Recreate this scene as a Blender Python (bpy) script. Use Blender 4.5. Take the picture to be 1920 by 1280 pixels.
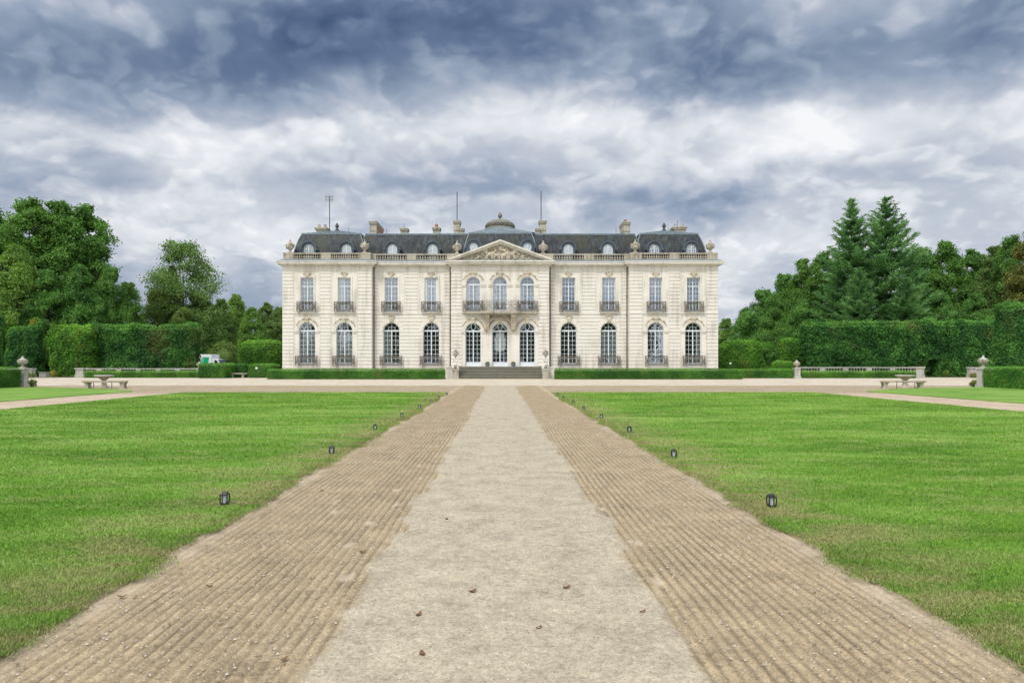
import bpy, bmesh, math, random
import numpy as np
from mathutils import Vector, Matrix, noise as mnoise
for o in list(bpy.data.objects): bpy.data.objects.remove(o)
sc = bpy.context.scene
R = math.radians
PI = math.pi
# ---------------- camera ----------------
cam_d = bpy.data.cameras.new("camera"); cam = bpy.data.objects.new("camera", cam_d)
sc.collection.objects.link(cam); sc.camera = cam
cam.location = (0, 0, 1.6); cam.rotation_euler = (R(90), 0, 0)
cam_d.sensor_width = 36; cam_d.lens = 24
cam_d.shift_x = 23/1920; cam_d.shift_y = 41/1920
cam_d.clip_start = .1; cam_d.clip_end = 3000
F = 1280.0
def PX(px, d): return (px-937.0)/F*d
def PZ(py, d): return 1.6+(681.0-py)/F*d
def GD(py): return 1.6*F/(py-681.0)
# ---------------- view ----------------
sc.view_settings.view_transform = 'Standard'; sc.view_settings.look = 'None'
sc.view_settings.exposure = 0.7; sc.view_settings.gamma = 1
# ---------------- node helper ----------------
class NT:
    def __init__(s, tree): s.t = tree; s.n = tree.nodes; s.l = tree.links
    def new(s, typ, ins=None, **kw):
        nd = s.n.new(typ)
        for k, v in kw.items(): setattr(nd, k, v)
        if ins:
            for k, v in ins.items(): s.put(nd.inputs[k], v)
        return nd
    def put(s, sock, v):
        if isinstance(v, bpy.types.NodeSocket): s.l.new(v, sock)
        elif isinstance(v, bpy.types.Node): s.l.new(v.outputs[0], sock)
        else:
            if isinstance(v, tuple) and len(v) == 3 and sock.type == 'RGBA': v = v+(1,)
            sock.default_value = v
    def m(s, op, a, b=None, c=None, clamp=False):
        nd = s.n.new('ShaderNodeMath'); nd.operation = op; nd.use_clamp = clamp
        s.put(nd.inputs[0], a)
        if b is not None: s.put(nd.inputs[1], b)
        if c is not None: s.put(nd.inputs[2], c)
        return nd.outputs[0]
    def mix(s, f, a, b, mode='MIX'):
        nd = s.n.new('ShaderNodeMix'); nd.data_type = 'RGBA'; nd.blend_type = mode; nd.clamp_factor = True
        s.put(nd.inputs[0], f); s.put(nd.inputs[6], a); s.put(nd.inputs[7], b)
        return nd.outputs[2]
    def ramp(s, f, stops, interp='LINEAR'):
        nd = s.n.new('ShaderNodeValToRGB'); cr = nd.color_ramp; cr.interpolation = interp
        while len(cr.elements) < len(stops): cr.elements.new(.5)
        for e, (p, c) in zip(cr.elements, stops):
            e.position = p; e.color = (c if isinstance(c, tuple) else (c, c, c))+(1,)
        s.put(nd.inputs[0], f); return nd.outputs[0]
    def rng(s, v, a, b, c=0., d=1.):
        nd = s.n.new('ShaderNodeMapRange'); nd.interpolation_type = 'SMOOTHSTEP'
        for i, q in enumerate((v, a, b, c, d)): s.put(nd.inputs[i], q)
        return nd.outputs[0]
    def noise(s, vec, scale, detail=3, rough=.5, dist=0., out=0):
        nd = s.new('ShaderNodeTexNoise', {'Scale': scale, 'Detail': detail, 'Roughness': rough, 'Distortion': dist})
        if vec is not None: s.put(nd.inputs['Vector'], vec)
        return nd.outputs[out]
    def xyz(s, x, y, z): return s.new('ShaderNodeCombineXYZ', {0: x, 1: y, 2: z}).outputs[0]
    def scale(s, v, k):
        nd = s.new('ShaderNodeVectorMath', {0: v, 1: k}, operation='MULTIPLY'); return nd.outputs[0]
def S(r, g, b):
    f = lambda c: (c/255/12.92 if c/255 <= .04045 else ((c/255+.055)/1.055)**2.4)
    return (f(r), f(g), f(b))
# ---------------- world: cloudy sky ----------------
SKY_B = .62
SUN_EL, SUN_AZ = 52, 215      # behind the viewer and to the left
w = bpy.data.worlds.new("World"); sc.world = w; w.use_nodes = True
n = NT(w.node_tree); n.n.clear()
out = n.new('ShaderNodeOutputWorld')
sky = n.new('ShaderNodeTexSky', sky_type='NISHITA', sun_disc=False, sun_elevation=R(SUN_EL), sun_rotation=R(SUN_AZ))
tc = n.new('ShaderNodeTexCoord')
sep = n.new('ShaderNodeSeparateXYZ', {0: tc.outputs['Generated']})
X, Y, Z = sep.outputs
zz = n.m('ADD', n.m('MAXIMUM', Z, 0.0), .40)
pl = n.xyz(n.m('DIVIDE', X, zz), n.m('DIVIDE', Y, zz), 0.3)
def vadd(a_, b_): return n.new('ShaderNodeVectorMath', {0: a_, 1: b_}, operation='ADD').outputs[0]
wp = vadd(pl, n.scale(n.noise(pl, 3.4, 4, .55, 0, 1), (.13, .13, .13)))
def layer(sc0, offs, lo, hi, dx):
    v = vadd(wp, offs)
    d0 = n.noise(v, sc0, 8, .55, 0.); d1 = n.noise(vadd(v, dx), sc0, 4, .5, 0.)
    q_ = n.m('MULTIPLY_ADD', n.noise(v, sc0*2.3, 1, .5), 2., -1.)
    puff = n.m('MULTIPLY', n.m('SUBTRACT', .20, n.m('SQRT', n.m('MULTIPLY_ADD', q_, q_, .004))), -.32)
    d0 = n.m('ADD', d0, puff)
    return n.rng(d0, lo, hi), n.rng(d1, lo-.02, hi+.16), d0
m1, k1, dA = layer(1.35, (0., 0., 0.), .46, .56, (.02, -.075, 0.))
m2, k2, dB = layer(3.1, (7.3, 2.1, 4.), .48, .57, (.01, -.035, 0.))
m3, k3, dC = layer(7.2, (1.3, 8.1, 9.), .47, .58, (.008, -.018, 0.))
def term(m_, k_, up, dn): return n.m('MULTIPLY', m_, n.m('MULTIPLY_ADD', k_, -dn, up))
yc = n.m('MAXIMUM', Y, .04)
U, V = n.m('DIVIDE', X, yc), n.m('DIVIDE', Z, yc)
# soft warp of the layout so that masses have ragged borders
wn = n.noise(wp, 3.2, 5, .6, 0, 1)
ws = n.new('ShaderNodeSeparateColor', {0: wn})
U = n.m('ADD', U, n.m('MULTIPLY', n.m('SUBTRACT', ws.outputs[0], .5), .28))
V = n.m('ADD', V, n.m('MULTIPLY', n.m('SUBTRACT', ws.outputs[1], .5), .16))
blobs = [  # photo x, y, rx, ry, amplitude
 (60, 90, 430, 130, -.36), (90, 330, 200, 66, -.26), (560, 120, 300, 80, -.24), (1000, 50, 520, 90, -.24), (1560, 100, 380, 80, -.28), (1050, 370, 300, 35, -.12), (640, 60, 260, 50, -.1),
 (1900, 40, 170, 110, -.22), (1280, 150, 200, 45, -.10), (850, 350, 330, 40, -.13), (1250, 400, 200, 60, -.07), (1750, 330, 240, 40, -.06),
 (1440, 285, 190, 55, .34), (1130, 212, 230, 40, .22), (820, 235, 260, 30, .18), (360, 275, 200, 55, .26), (1740, 240, 200, 30, .15),
 (120, 235, 200, 28, .16), (260, 400, 180, 50, .15), (440, 480, 230, 70, .20), (1440, 470, 230, 80, .18), (1045, 378, 45, 34, .30), (925, 392, 60, 20, .20), (1500, 40, 160, 26, .08)]
acc = 0.0
for bx, by, rx, ry, am in blobs:
    du = n.m('MULTIPLY', n.m('SUBTRACT', U, (bx-937)/F), F/rx)
    dv = n.m('MULTIPLY', n.m('SUBTRACT', V, (681-by)/F), F/ry)
    r2 = n.m('ADD', n.m('MULTIPLY', du, du), n.m('MULTIPLY', dv, dv))
    g = n.m('MULTIPLY', n.m('EXPONENT', n.m('MULTIPLY', r2, -1.)), am)
    acc = n.m('ADD', g, acc)
c = n.m('ADD', acc, SKY_B)
c = n.m('ADD', c, term(m1, k1, .14, .40))
c = n.m('ADD', c, term(m2, k2, .14, .32))
c = n.m('ADD', c, term(m3, k3, .08, .17))
c = n.m('ADD', c, n.m('MULTIPLY', n.m('SUBTRACT', dC, .5), .25))
back = n.rng(n.m('MULTIPLY', Y, -1.), -.35, .4)         # unseen sky behind and overhead, brightened to light the facade
over = n.rng(Z, .60, .85)
bright = n.m('MAXIMUM', back, over)
c = n.m('ADD', c, n.m('MULTIPLY', bright, .22), clamp=True)
col = n.ramp(c, [(.0, S(66, 86, 122)), (.18, S(102, 121, 152)), (.38, S(146, 162, 184)), (.56, S(184, 193, 208)), (.74, S(222, 226, 233)), (.97, S(251, 252, 254))])
k = n.m('MULTIPLY_ADD', bright, .42, .615)
cl = n.mix(1., col, n.xyz(k, k, k), 'MULTIPLY')
bg1 = n.new('ShaderNodeBackground', {'Color': sky.outputs[0], 'Strength': .05})
bg2 = n.new('ShaderNodeBackground', {'Color': cl, 'Strength': 1.0})
mx = n.new('ShaderNodeMixShader', {0: .95}); n.l.new(bg1.outputs[0], mx.inputs[1]); n.l.new(bg2.outputs[0], mx.inputs[2])
n.l.new(mx.outputs[0], out.inputs[0])
w.cycles.sampling_method = 'MANUAL'; w.cycles.sample_map_resolution = 512
# ---------------- sun ----------------
sd = bpy.data.lights.new("sun", 'SUN'); sd.energy = 1.5; sd.angle = R(12); sd.color = (1, .95, .87)
so = bpy.data.objects.new("sun", sd); sc.collection.objects.link(so)
az = R(SUN_AZ); sv = Vector((math.sin(az)*math.cos(R(SUN_EL)), math.cos(az)*math.cos(R(SUN_EL)), math.sin(R(SUN_EL))))
so.rotation_euler = (-sv).to_track_quat('-Z', 'Y').to_euler(); so.location = sv*50
so.location.z += 20
# ---------------- object helpers ----------------
COL = sc.collection
def tag(o, label=None, cat=None, group=None, kind=None):
    for k_, v_ in (('label', label), ('category', cat), ('group', group), ('kind', kind)):
        if v_: o[k_] = v_
    return o
def empty(name, loc=(0, 0, 0), rz=0., label=None, cat=None, group=None):
    o = bpy.data.objects.new(name, None); COL.objects.link(o); o.location = loc; o.rotation_euler = (0, 0, rz)
    o.empty_display_size = .2
    return tag(o, label, cat, group)
def copy_tree(o, parent=None):
    c_ = o.copy(); COL.objects.link(c_); c_.parent = parent
    for ch in list(KIDS.get(o.name, [])):
        k_ = copy_tree(ch, c_)
    return c_
KIDS = {}
def link(o, parent=None):
    COL.objects.link(o)
    if parent is not None:
        o.parent = parent; KIDS.setdefault(parent.name, []).append(o)
    return o
def place(proto, first, loc, rz=0., scale=None, label=None, group=None):
    o = proto if first else copy_tree(proto)
    o.location = loc; o.rotation_euler = (0, 0, rz)
    if scale: o.scale = scale if isinstance(scale, tuple) else (scale,)*3
    return tag(o, label, None, group)
def np_mesh(name, V_, Fc, mat, parent=None, attrs=None, smooth=False, loc=(0, 0, 0)):
    """V_ (n,3), Fc (m,k) index array of equal sided faces"""
    me = bpy.data.meshes.new(name); V_ = np.asarray(V_, dtype=np.float32); Fc = np.asarray(Fc, dtype=np.int32)
    me.vertices.add(len(V_)); me.vertices.foreach_set('co', V_.ravel())
    kk = Fc.shape[1]; me.loops.add(Fc.size); me.loops.foreach_set('vertex_index', Fc.ravel())
    me.polygons.add(len(Fc)); me.polygons.foreach_set('loop_start', np.arange(0, Fc.size, kk, dtype=np.int32))
    me.polygons.foreach_set('loop_total', np.full(len(Fc), kk, dtype=np.int32))
    if smooth: me.polygons.foreach_set('use_smooth', np.ones(len(Fc), dtype=bool))
    for an, (dom, arr) in (attrs or {}).items():
        a_ = me.attributes.new(an, 'FLOAT', dom); a_.data.foreach_set('value', np.asarray(arr, dtype=np.float32))
    me.update(calc_edges=True); me.validate()
    me.materials.append(mat)
    o = bpy.data.objects.new(name, me); o.location = loc
    return link(o, parent)
class MB:
    def __init__(s): s.v = []; s.f = []
    def add(s, vs, fs):
        b = len(s.v); s.v.extend(vs); s.f.extend([tuple(b+i for i in f) for f in fs])
    def box(s, x0, x1, y0, y1, z0, z1):
        s.add([(x0, y0, z0), (x1, y0, z0), (x1, y1, z0), (x0, y1, z0), (x0, y0, z1), (x1, y0, z1), (x1, y1, z1), (x0, y1, z1)],
              [(0, 3, 2, 1), (4, 5, 6, 7), (0, 1, 5, 4), (1, 2, 6, 5), (2, 3, 7, 6), (3, 0, 4, 7)])
    def prism(s, poly, y0, y1):      # poly: (x,z) counterclockwise seen from -Y
        m_ = len(poly)
        s.add([(x, y0, z) for x, z in poly]+[(x, y1, z) for x, z in poly],
              [tuple(range(m_)), tuple(range(2*m_-1, m_-1, -1))]+[(i, i+m_, (i+1) % m_+m_, (i+1) % m_) for i in range(m_)])
    def quadband(s, a, b):           # two point loops of same length, closed=False
        m_ = len(a); s.add(list(a)+list(b), [(i, i+1, m_+i+1, m_+i) for i in range(m_-1)])
    def frustum(s, x0, x1, y0, y1, z0, z1, ix, iy=None):
        iy = ix if iy is None else iy
        s.add([(x0, y0, z0), (x1, y0, z0), (x1, y1, z0), (x0, y1, z0), (x0+ix, y0+iy, z1), (x1-ix, y0+iy, z1), (x1-ix, y1-iy, z1), (x0+ix, y1-iy, z1)],
              [(0, 3, 2, 1), (4, 5, 6, 7), (0, 1, 5, 4), (1, 2, 6, 5), (2, 3, 7, 6), (3, 0, 4, 7)])
    def lathe(s, prof, c=(0, 0, 0), seg=12, sq=False):
        m_ = len(prof); vs = []
        for r, z in prof:
            for i in range(seg):
                a = 2*PI*(i+.5)/seg; vs.append((c[0]+r*math.cos(a), c[1]+r*math.sin(a), c[2]+z))
        fs = [(j*seg+i, j*seg+(i+1) % seg, (j+1)*seg+(i+1) % seg, (j+1)*seg+i) for j in range(m_-1) for i in range(seg)]
        fs += [tuple(range(seg-1, -1, -1)), tuple((m_-1)*seg+i for i in range(seg))]
        s.add(vs, fs)
    def tube(s, pts, r, seg=6):
        pts = [Vector(p) for p in pts]; rr = r if isinstance(r, (list, tuple)) else [r]*len(pts)
        vs = []; prev = None
        for i, p in enumerate(pts):
            d = (pts[min(i+1, len(pts)-1)]-pts[max(i-1, 0)]).normalized()
            if prev is None: prev = d.orthogonal().normalized()
            u = (prev-d*prev.dot(d)); u = u.normalized() if u.length > 1e-6 else d.orthogonal().normalized()
            prev = u; v_ = d.cross(u)
            for k_ in range(seg):
                a = 2*PI*k_/seg; vs.append(tuple(p+(u*math.cos(a)+v_*math.sin(a))*rr[i]))
        fs = [(j*seg+i, j*seg+(i+1) % seg, (j+1)*seg+(i+1) % seg, (j+1)*seg+i) for j in range(len(pts)-1) for i in range(seg)]
        fs += [tuple(range(seg-1, -1, -1)), tuple((len(pts)-1)*seg+i for i in range(seg))]
        s.add(vs, fs)
    def bar(s, a, b, t, d=None):     # square bar between two points
        s.tube([a, b], t*.6, 4)
    def blob(s, c, r, seg=8, rings=5, jit=0., rng=random):
        rx, ry, rz = r if isinstance(r, tuple) else (r, r, r); vs = [(c[0], c[1], c[2]-rz)]
        for j in range(1, rings):
            t = PI*j/rings
            for i in range(seg):
                a = 2*PI*i/seg; q = 1+rng.uniform(-jit, jit)
                vs.append((c[0]+rx*q*math.sin(t)*math.cos(a), c[1]+ry*q*math.sin(t)*math.sin(a), c[2]-rz*q*math.cos(t)))
        vs.append((c[0], c[1], c[2]+rz)); L = len(vs)-1; fs = []
        for i in range(seg):
            fs.append((0, 1+(i+1) % seg, 1+i)); fs.append((L, L-seg+i, L-seg+(i+1) % seg))
            for j in range(rings-2):
                b0 = 1+j*seg; fs.append((b0+i, b0+(i+1) % seg, b0+seg+(i+1) % seg, b0+seg+i))
        s.add(vs, fs)
    def build(s, name, mat, parent=None, org=None, smooth=False, loc=(0, 0, 0), bevel=0.):
        if org is None: org = (0, 0, 0)
        me = bpy.data.meshes.new(name)
        me.from_pydata([(x-org[0], y-org[1], z-org[2]) for x, y, z in s.v], [], s.f); me.update()
        if smooth:
            me.polygons.foreach_set('use_smooth', [True]*len(me.polygons))
            try: me.set_sharp_from_angle(angle=R(40))
            except Exception: pass
        me.materials.append(mat)
        o = bpy.data.objects.new(name, me); o.location = loc
        link(o, parent)
        if bevel:
            b = o.modifiers.new('bevel', 'BEVEL'); b.width = bevel; b.segments = 2; b.limit_method = 'ANGLE'
        return o
# ---------------- materials ----------------
MAT = {}
def newmat(name):
    m_ = bpy.data.materials.new(name); m_.use_nodes = True; m_.node_tree.nodes.clear(); MAT[name] = m_
    return m_, NT(m_.node_tree)
def finish(t, colr, rough=.8, bump=None, bstr=.3, bdist=.01, spec=.3, metal=0.):
    p = t.new('ShaderNodeBsdfPrincipled', {'Base Color': colr, 'Roughness': rough, 'Metallic': metal, 'Specular IOR Level': spec})
    if bump is not None:
        b = t.new('ShaderNodeBump', {'Height': bump, 'Strength': bstr, 'Distance': bdist}); t.l.new(b.outputs[0], p.inputs['Normal'])
    o = t.new('ShaderNodeOutputMaterial'); t.l.new(p.outputs[0], o.inputs[0]); return p, o
def objco(t): return t.new('ShaderNodeTexCoord').outputs['Object']
def geo(t): return t.new('ShaderNodeNewGeometry').outputs['Position']
def stone_mat(name, base, dirt, amt=.5, streak=True, scale=1.):
    m_, t = newmat(name); co = geo(t)
    a = t.noise(co, .35*scale, 5, .6); b = t.noise(co, 7*scale, 5, .65)
    st = t.noise(t.scale(co, (1.6, 1.6, .12)), 1.4*scale, 5, .6)
    f = t.rng(t.m('ADD', t.m('MULTIPLY', a, .5), t.m('MULTIPLY', st, .5)) if streak else a, .46, .66)
    c_ = t.mix(t.m('MULTIPLY', f, amt), base, dirt)
    c_ = t.mix(t.rng(b, .35, .7, 0, .22), c_, tuple(q*.72 for q in base))
    # block to block variation
    s_ = t.new('ShaderNodeSeparateXYZ', {0: co})
    cell = t.new('ShaderNodeTexWhiteNoise', noise_dimensions='3D')
    row = t.m('FLOOR', t.m('DIVIDE', s_.outputs[2], .39))
    cx = t.m('FLOOR', t.m('ADD', t.m('DIVIDE', s_.outputs[0], 1.1), t.m('MULTIPLY', t.m('MODULO', row, 2.), .5)))
    t.l.new(t.xyz(cx, 0., row), cell.inputs[0])
    c_ = t.mix(t.m('MULTIPLY', cell.outputs[0], .20), c_, (base[0]*.82, base[1]*.74, base[2]*.6))
    finish(t, c_, .85, b, .25, .01); return m_
stone_mat('limestone', (.725, .70, .645), (.40, .375, .32), .75)
stone_mat('limestone_carved', (.56, .50, .40), (.22, .20, .16), .8, scale=3)
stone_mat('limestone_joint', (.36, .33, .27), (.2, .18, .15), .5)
stone_mat('stone_grey', (.46, .45, .42), (.18, .19, .16), .8, scale=2)
stone_mat('stone_plinth', (.44, .42, .36), (.24, .24, .2), .7)
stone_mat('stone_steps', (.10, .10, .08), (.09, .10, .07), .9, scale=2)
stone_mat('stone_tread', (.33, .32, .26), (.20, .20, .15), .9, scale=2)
stone_mat('statue_stone', (.66, .65, .60), (.16, .16, .14), .9, scale=6)
stone_mat('stone_dark', (.19, .19, .165), (.09, .09, .08), .8, scale=3)
stone_mat('stone_bench', (.38, .33, .24), (.12, .12, .09), .9, scale=4)
stone_mat('stone_weathered', (.44, .405, .335), (.14, .14, .1), .9, scale=3)
stone_mat('brick', (.36, .16, .11), (.2, .1, .08), .6, scale=3)
def slate():
    m_, t = newmat('slate'); co = geo(t)
    st = t.noise(t.scale(co, (2.2, 2.2, .25)), 1.5, 6, .65); a = t.noise(co, .5, 4, .6)
    c_ = t.ramp(st, [(.36, (.013, .017, .022)), (.5, (.031, .039, .047)), (.66, (.076, .090, .098))])
    c_ = t.mix(t.rng(a, .45, .68, 0, .55), c_, (.062, .066, .034))
    s_ = t.new('ShaderNodeSeparateXYZ', {0: co})
    br = t.new('ShaderNodeTexBrick', {'Scale': 1.0, 'Mortar Size': .006, 'Brick Width': .3, 'Row Height': .14, 'Color1': (1, 1, 1, 1), 'Color2': (.72, .72, .72, 1), 'Mortar': (.4, .4, .4, 1)})
    t.l.new(t.xyz(s_.outputs[0], s_.outputs[2], 0.), br.inputs['Vector'])
    c_ = t.mix(.8, c_, br.outputs[0], 'MULTIPLY')
    sp = t.rng(t.noise(co, 9, 4, .7), .66, .76, 0, .35)
    c_ = t.mix(sp, c_, (.24, .25, .23))
    finish(t, c_, .6, br.outputs[1], .5, .02, spec=.35)
slate()
def simple(name, colr, rough=.6, var=.15, sc_=4., metal=0., spec=.4, bump=.1):
    m_, t = newmat(name); co = objco(t); a = t.noise(co, sc_, 5, .6)
    c_ = t.mix(t.rng(a, .35, .7), tuple(q*(1-var) for q in colr), tuple(min(1, q*(1+var)) for q in colr))
    finish(t, c_, rough, a, bump, .01, spec=spec, metal=metal); return m_
simple('lead_dark', (.065, .085, .11), .5, .25, 1.5, spec=.4)
simple('lead', (.13, .17, .185), .45, .25, 1.5, metal=.0, spec=.5)
simple('zinc_edge', (.16, .205, .24), .45, .2, 3)
simple('iron', (.045, .048, .046), .5, .3, 6)
simple('iron_brown', (.13, .12, .10), .6, .3, 6)
simple('white_paint', (.64, .69, .73), .45, .06, 3)
simple('gutter_pipe', (.13, .125, .115), .6, .2, 3)
simple('terracotta', (.40, .17, .1), .8, .2, 5)
simple('room_wall', (.36, .28, .20), .9, .2, .6)
simple('room_floor', (.08, .06, .04), .6, .2, .6)
simple('curtain_pale', (.55, .60, .58), .9, .1, 2)
simple('inner_white', (.95, .95, .95), .9, .04, 2)
simple('black_plastic', (.018, .019, .022), .4, .2, 10)
simple('frosted_glass', (.46, .50, .58), .25, .1, 5, spec=.6)
simple('van_white', (.74, .77, .82), .35, .03, 2)
simple('van_green', (.0, .36, .16), .4, .04, 2)
simple('tyre', (.02, .02, .02), .8, .1, 4)
simple('glass_dark', (.03, .035, .045), .08, .1, 2, spec=.9)
simple('globe', (.8, .8, .78), .3, .03, 2)
simple('fallen_leaf', (.20, .10, .045), .7, .4, 30)
def bark():
    m_, t = newmat('bark'); co = objco(t)
    a = t.noise(t.scale(co, (1, 1, .2)), 6, 6, .65)
    finish(t, t.ramp(a, [(.3, (.05, .04, .028)), (.7, (.17, .15, .115))]), .9, a, .6, .05)
bark()
simple('bark_pale', (.30, .28, .22), .85, .3, 3)
def glass():
    m_, t = newmat('window_glass'); co = geo(t)
    nz = t.noise(co, .9, 2, .5)
    bmp = t.new('ShaderNodeBump', {'Height': nz, 'Strength': .12, 'Distance': .1})
    gl = t.new('ShaderNodeBsdfGlossy', {'Color': (.86, .93, 1, 1), 'Roughness': .03}); t.l.new(bmp.outputs[0], gl.inputs['Normal'])
    tr = t.new('ShaderNodeBsdfTransparent', {'Color': (.965, .975, .97, 1)})
    fr = t.new('ShaderNodeFresnel', {0: 1.5})
    mx_ = t.new('ShaderNodeMixShader', {0: t.m('ADD', fr.outputs[0], .22, clamp=True)})
    t.l.new(tr.outputs[0], mx_.inputs[1]); t.l.new(gl.outputs[0], mx_.inputs[2])
    o = t.new('ShaderNodeOutputMaterial'); t.l.new(mx_.outputs[0], o.inputs[0])
glass()
def foliage(name, dark, mid, light, patch=None, pscale=.25, pamt=.6, trans=.25, hue=True):
    m_, t = newmat(name); co = objco(t)
    at = t.new('ShaderNodeAttribute', attribute_name='rnd').outputs['Fac']
    big = t.noise(geo(t), .45, 3, .6)
    f = t.m('ADD', t.m('MULTIPLY', at, .55), t.m('MULTIPLY', t.rng(big, .3, .7), .45))
    c_ = t.ramp(f, [(.1, dark), (.5, mid), (.92, light)])
    if patch: c_ = t.mix(t.rng(t.noise(geo(t), pscale, 4, .6), .53, .68, 0, pamt), c_, patch)
    if hue:
        oi = t.new('ShaderNodeObjectInfo').outputs['Random']
        c_ = t.mix(t.m('MULTIPLY', oi, .35), c_, (mid[0]*1.5, mid[1]*1.02, mid[2]*.6))
    d = t.new('ShaderNodeBsdfPrincipled', {'Base Color': c_, 'Roughness': .62, 'Specular IOR Level': .22})
    tl = t.new('ShaderNodeBsdfTranslucent', {'Color': t.mix(1., c_, (1.5, 1.7, .8), 'MULTIPLY')})
    mx_ = t.new('ShaderNodeMixShader', {0: trans}); t.l.new(d.outputs[0], mx_.inputs[1]); t.l.new(tl.outputs[0], mx_.inputs[2])
    o = t.new('ShaderNodeOutputMaterial'); t.l.new(mx_.outputs[0], o.inputs[0]); return m_
foliage('leaf_oak', (0.035, 0.093, 0.022), (0.087, 0.212, 0.044), (0.213, 0.403, 0.095))
foliage('leaf_light', (0.069, 0.148, 0.033), (0.138, 0.266, 0.055), (0.280, 0.459, 0.101))
foliage('leaf_olive', (0.055, 0.108, 0.030), (0.114, 0.212, 0.057), (0.258, 0.392, 0.123))
foliage('leaf_red', (0.049, 0.084, 0.025), (0.118, 0.153, 0.044), (0.291, 0.224, 0.067))
foliage('leaf_yellow', (0.099, 0.138, 0.030), (0.246, 0.266, 0.044), (0.470, 0.448, 0.090))
foliage('needle', (0.034, 0.093, 0.032), (0.093, 0.216, 0.069), (0.246, 0.426, 0.157), hue=False)
foliage('hedge_dark', (0.016, 0.064, 0.015), (0.046, 0.149, 0.030), (0.157, 0.358, 0.067), patch=(.16, .14, .05), pscale=.22, pamt=.4, hue=False)
foliage('hedge_bright', (0.041, 0.120, 0.016), (0.092, 0.230, 0.028), (0.213, 0.437, 0.056), patch=(.20, .20, .04), pscale=.5, pamt=.4, hue=False)
foliage('hedge_box', (0.033, 0.110, 0.018), (0.078, 0.212, 0.031), (0.179, 0.403, 0.067), patch=(.16, .15, .05), pscale=.9, pamt=.45, hue=False)
foliage('flower_orange', (.10, .05, .01), (.38, .10, .015), (.5, .2, .03), hue=False)
# gravel
def gravel(name, ca, cb, fineness=60., rake=False):
    m_, t = newmat(name); co = geo(t)
    big = t.noise(co, .5, 4, .6); f1 = t.noise(co, fineness, 4, .7); f2 = t.noise(co, fineness*.35, 5, .7)
    vo = t.new('ShaderNodeTexVoronoi', {'Vector': co, 'Scale': fineness*1.2}); vc = t.new('ShaderNodeSeparateColor', {0: vo.outputs['Color']})
    f = t.m('ADD', t.m('MULTIPLY', f1, .45), t.m('ADD', t.m('MULTIPLY', f2, .35), t.m('MULTIPLY', vc.outputs[0], .2)))
    def sh(c0): return t.ramp(f, [(.28, tuple(q*.58 for q in c0)), (.5, c0), (.74, tuple(min(1, q*1.42) for q in c0))])
    a = sh(ca)
    if rake:
        at = t.new('ShaderNodeAttribute', attribute_name='rake').outputs['Fac']
        a = t.mix(at, a, sh(cb))
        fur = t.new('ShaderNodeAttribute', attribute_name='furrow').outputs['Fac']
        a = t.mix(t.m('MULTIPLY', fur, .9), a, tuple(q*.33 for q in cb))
        pale = t.new('ShaderNodeAttribute', attribute_name='pale').outputs['Fac']
        a = t.mix(t.m('MULTIPLY', pale, .85), a, (.52, .44, .34))
    else:
        a = t.mix(t.rng(big, .4, .65), a, sh(cb))
    m2 = t.m('ADD', t.m('MULTIPLY', t.noise(co, 2.6, 5, .7, .4), .6), t.m('MULTIPLY', t.noise(co, 14, 4, .7), .4))
    a = t.mix(1., a, t.ramp(m2, [(.34, .66), (.5, .97), (.66, 1.2)]), 'MULTIPLY')
    spk = t.rng(t.noise(co, fineness*.8, 2, .5), .70, .76, 0, .7)
    a = t.mix(spk, a, (.62, .58, .5))
    finish(t, a, .9, f, .8, .012, spec=.2)
gravel('gravel_path', (.40, .35, .265), (.365, .29, .185), 60, True)
gravel('gravel_pale', (.52, .465, .375), (.46, .395, .305), 25)
gravel('gravel_brown', (.35, .285, .20), (.30, .24, .165), 22)
gravel('gravel_side', (.47, .38, .29), (.40, .32, .23), 25)
def lawn(name, edge):
    m_, t = newmat(name); co = geo(t); s_ = t.new('ShaderNodeSeparateXYZ', {0: co})
    st = t.noise(t.scale(co, (.28, .75, 1)), .8, 4, .6, .6)
    mid = t.noise(t.scale(co, (.55, 1.25, 1)), 1.6, 6, .7, .5); fn = t.noise(co, 38, 4, .7)
    c_ = t.ramp(st, [(.34, (.105, .235, .026)), (.5, (.155, .312, .038)), (.66, (.255, .41, .085))])
    c_ = t.mix(t.rng(mid, .46, .66, 0, .7), c_, (.29, .36, .11))
    if edge:
        ex = t.m('ABSOLUTE', s_.outputs[0])
        e = t.m('SUBTRACT', 1., t.rng(ex, 2.8, 4.4))
        dry = t.m('MULTIPLY', e, t.rng(mid, .38, .58, .15, 1.))
        c_ = t.mix(t.m('MULTIPLY', dry, .66), c_, (.34, .29, .15))
    c_ = t.mix(1., c_, t.ramp(fn, [(.3, .76), (.7, 1.22)]), 'MULTIPLY')
    at = t.new('ShaderNodeAttribute', attribute_name='rnd').outputs['Fac']
    c_ = t.mix(1., c_, t.ramp(at, [(0., .88), (.15, .84), (.8, 1.16), (1., 1.42)]), 'MULTIPLY')
    p, o = finish(t, c_, .75, fn, .7, .03, spec=.15)
    return m_
lawn('lawn_grass', True); lawn('lawn_outer', False)
simple('rough_grass', (.05, .085, .02), .9, .4, .5, spec=.1)
simple('soil', (.16, .12, .08), .95, .3, 2, spec=.1)
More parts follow.
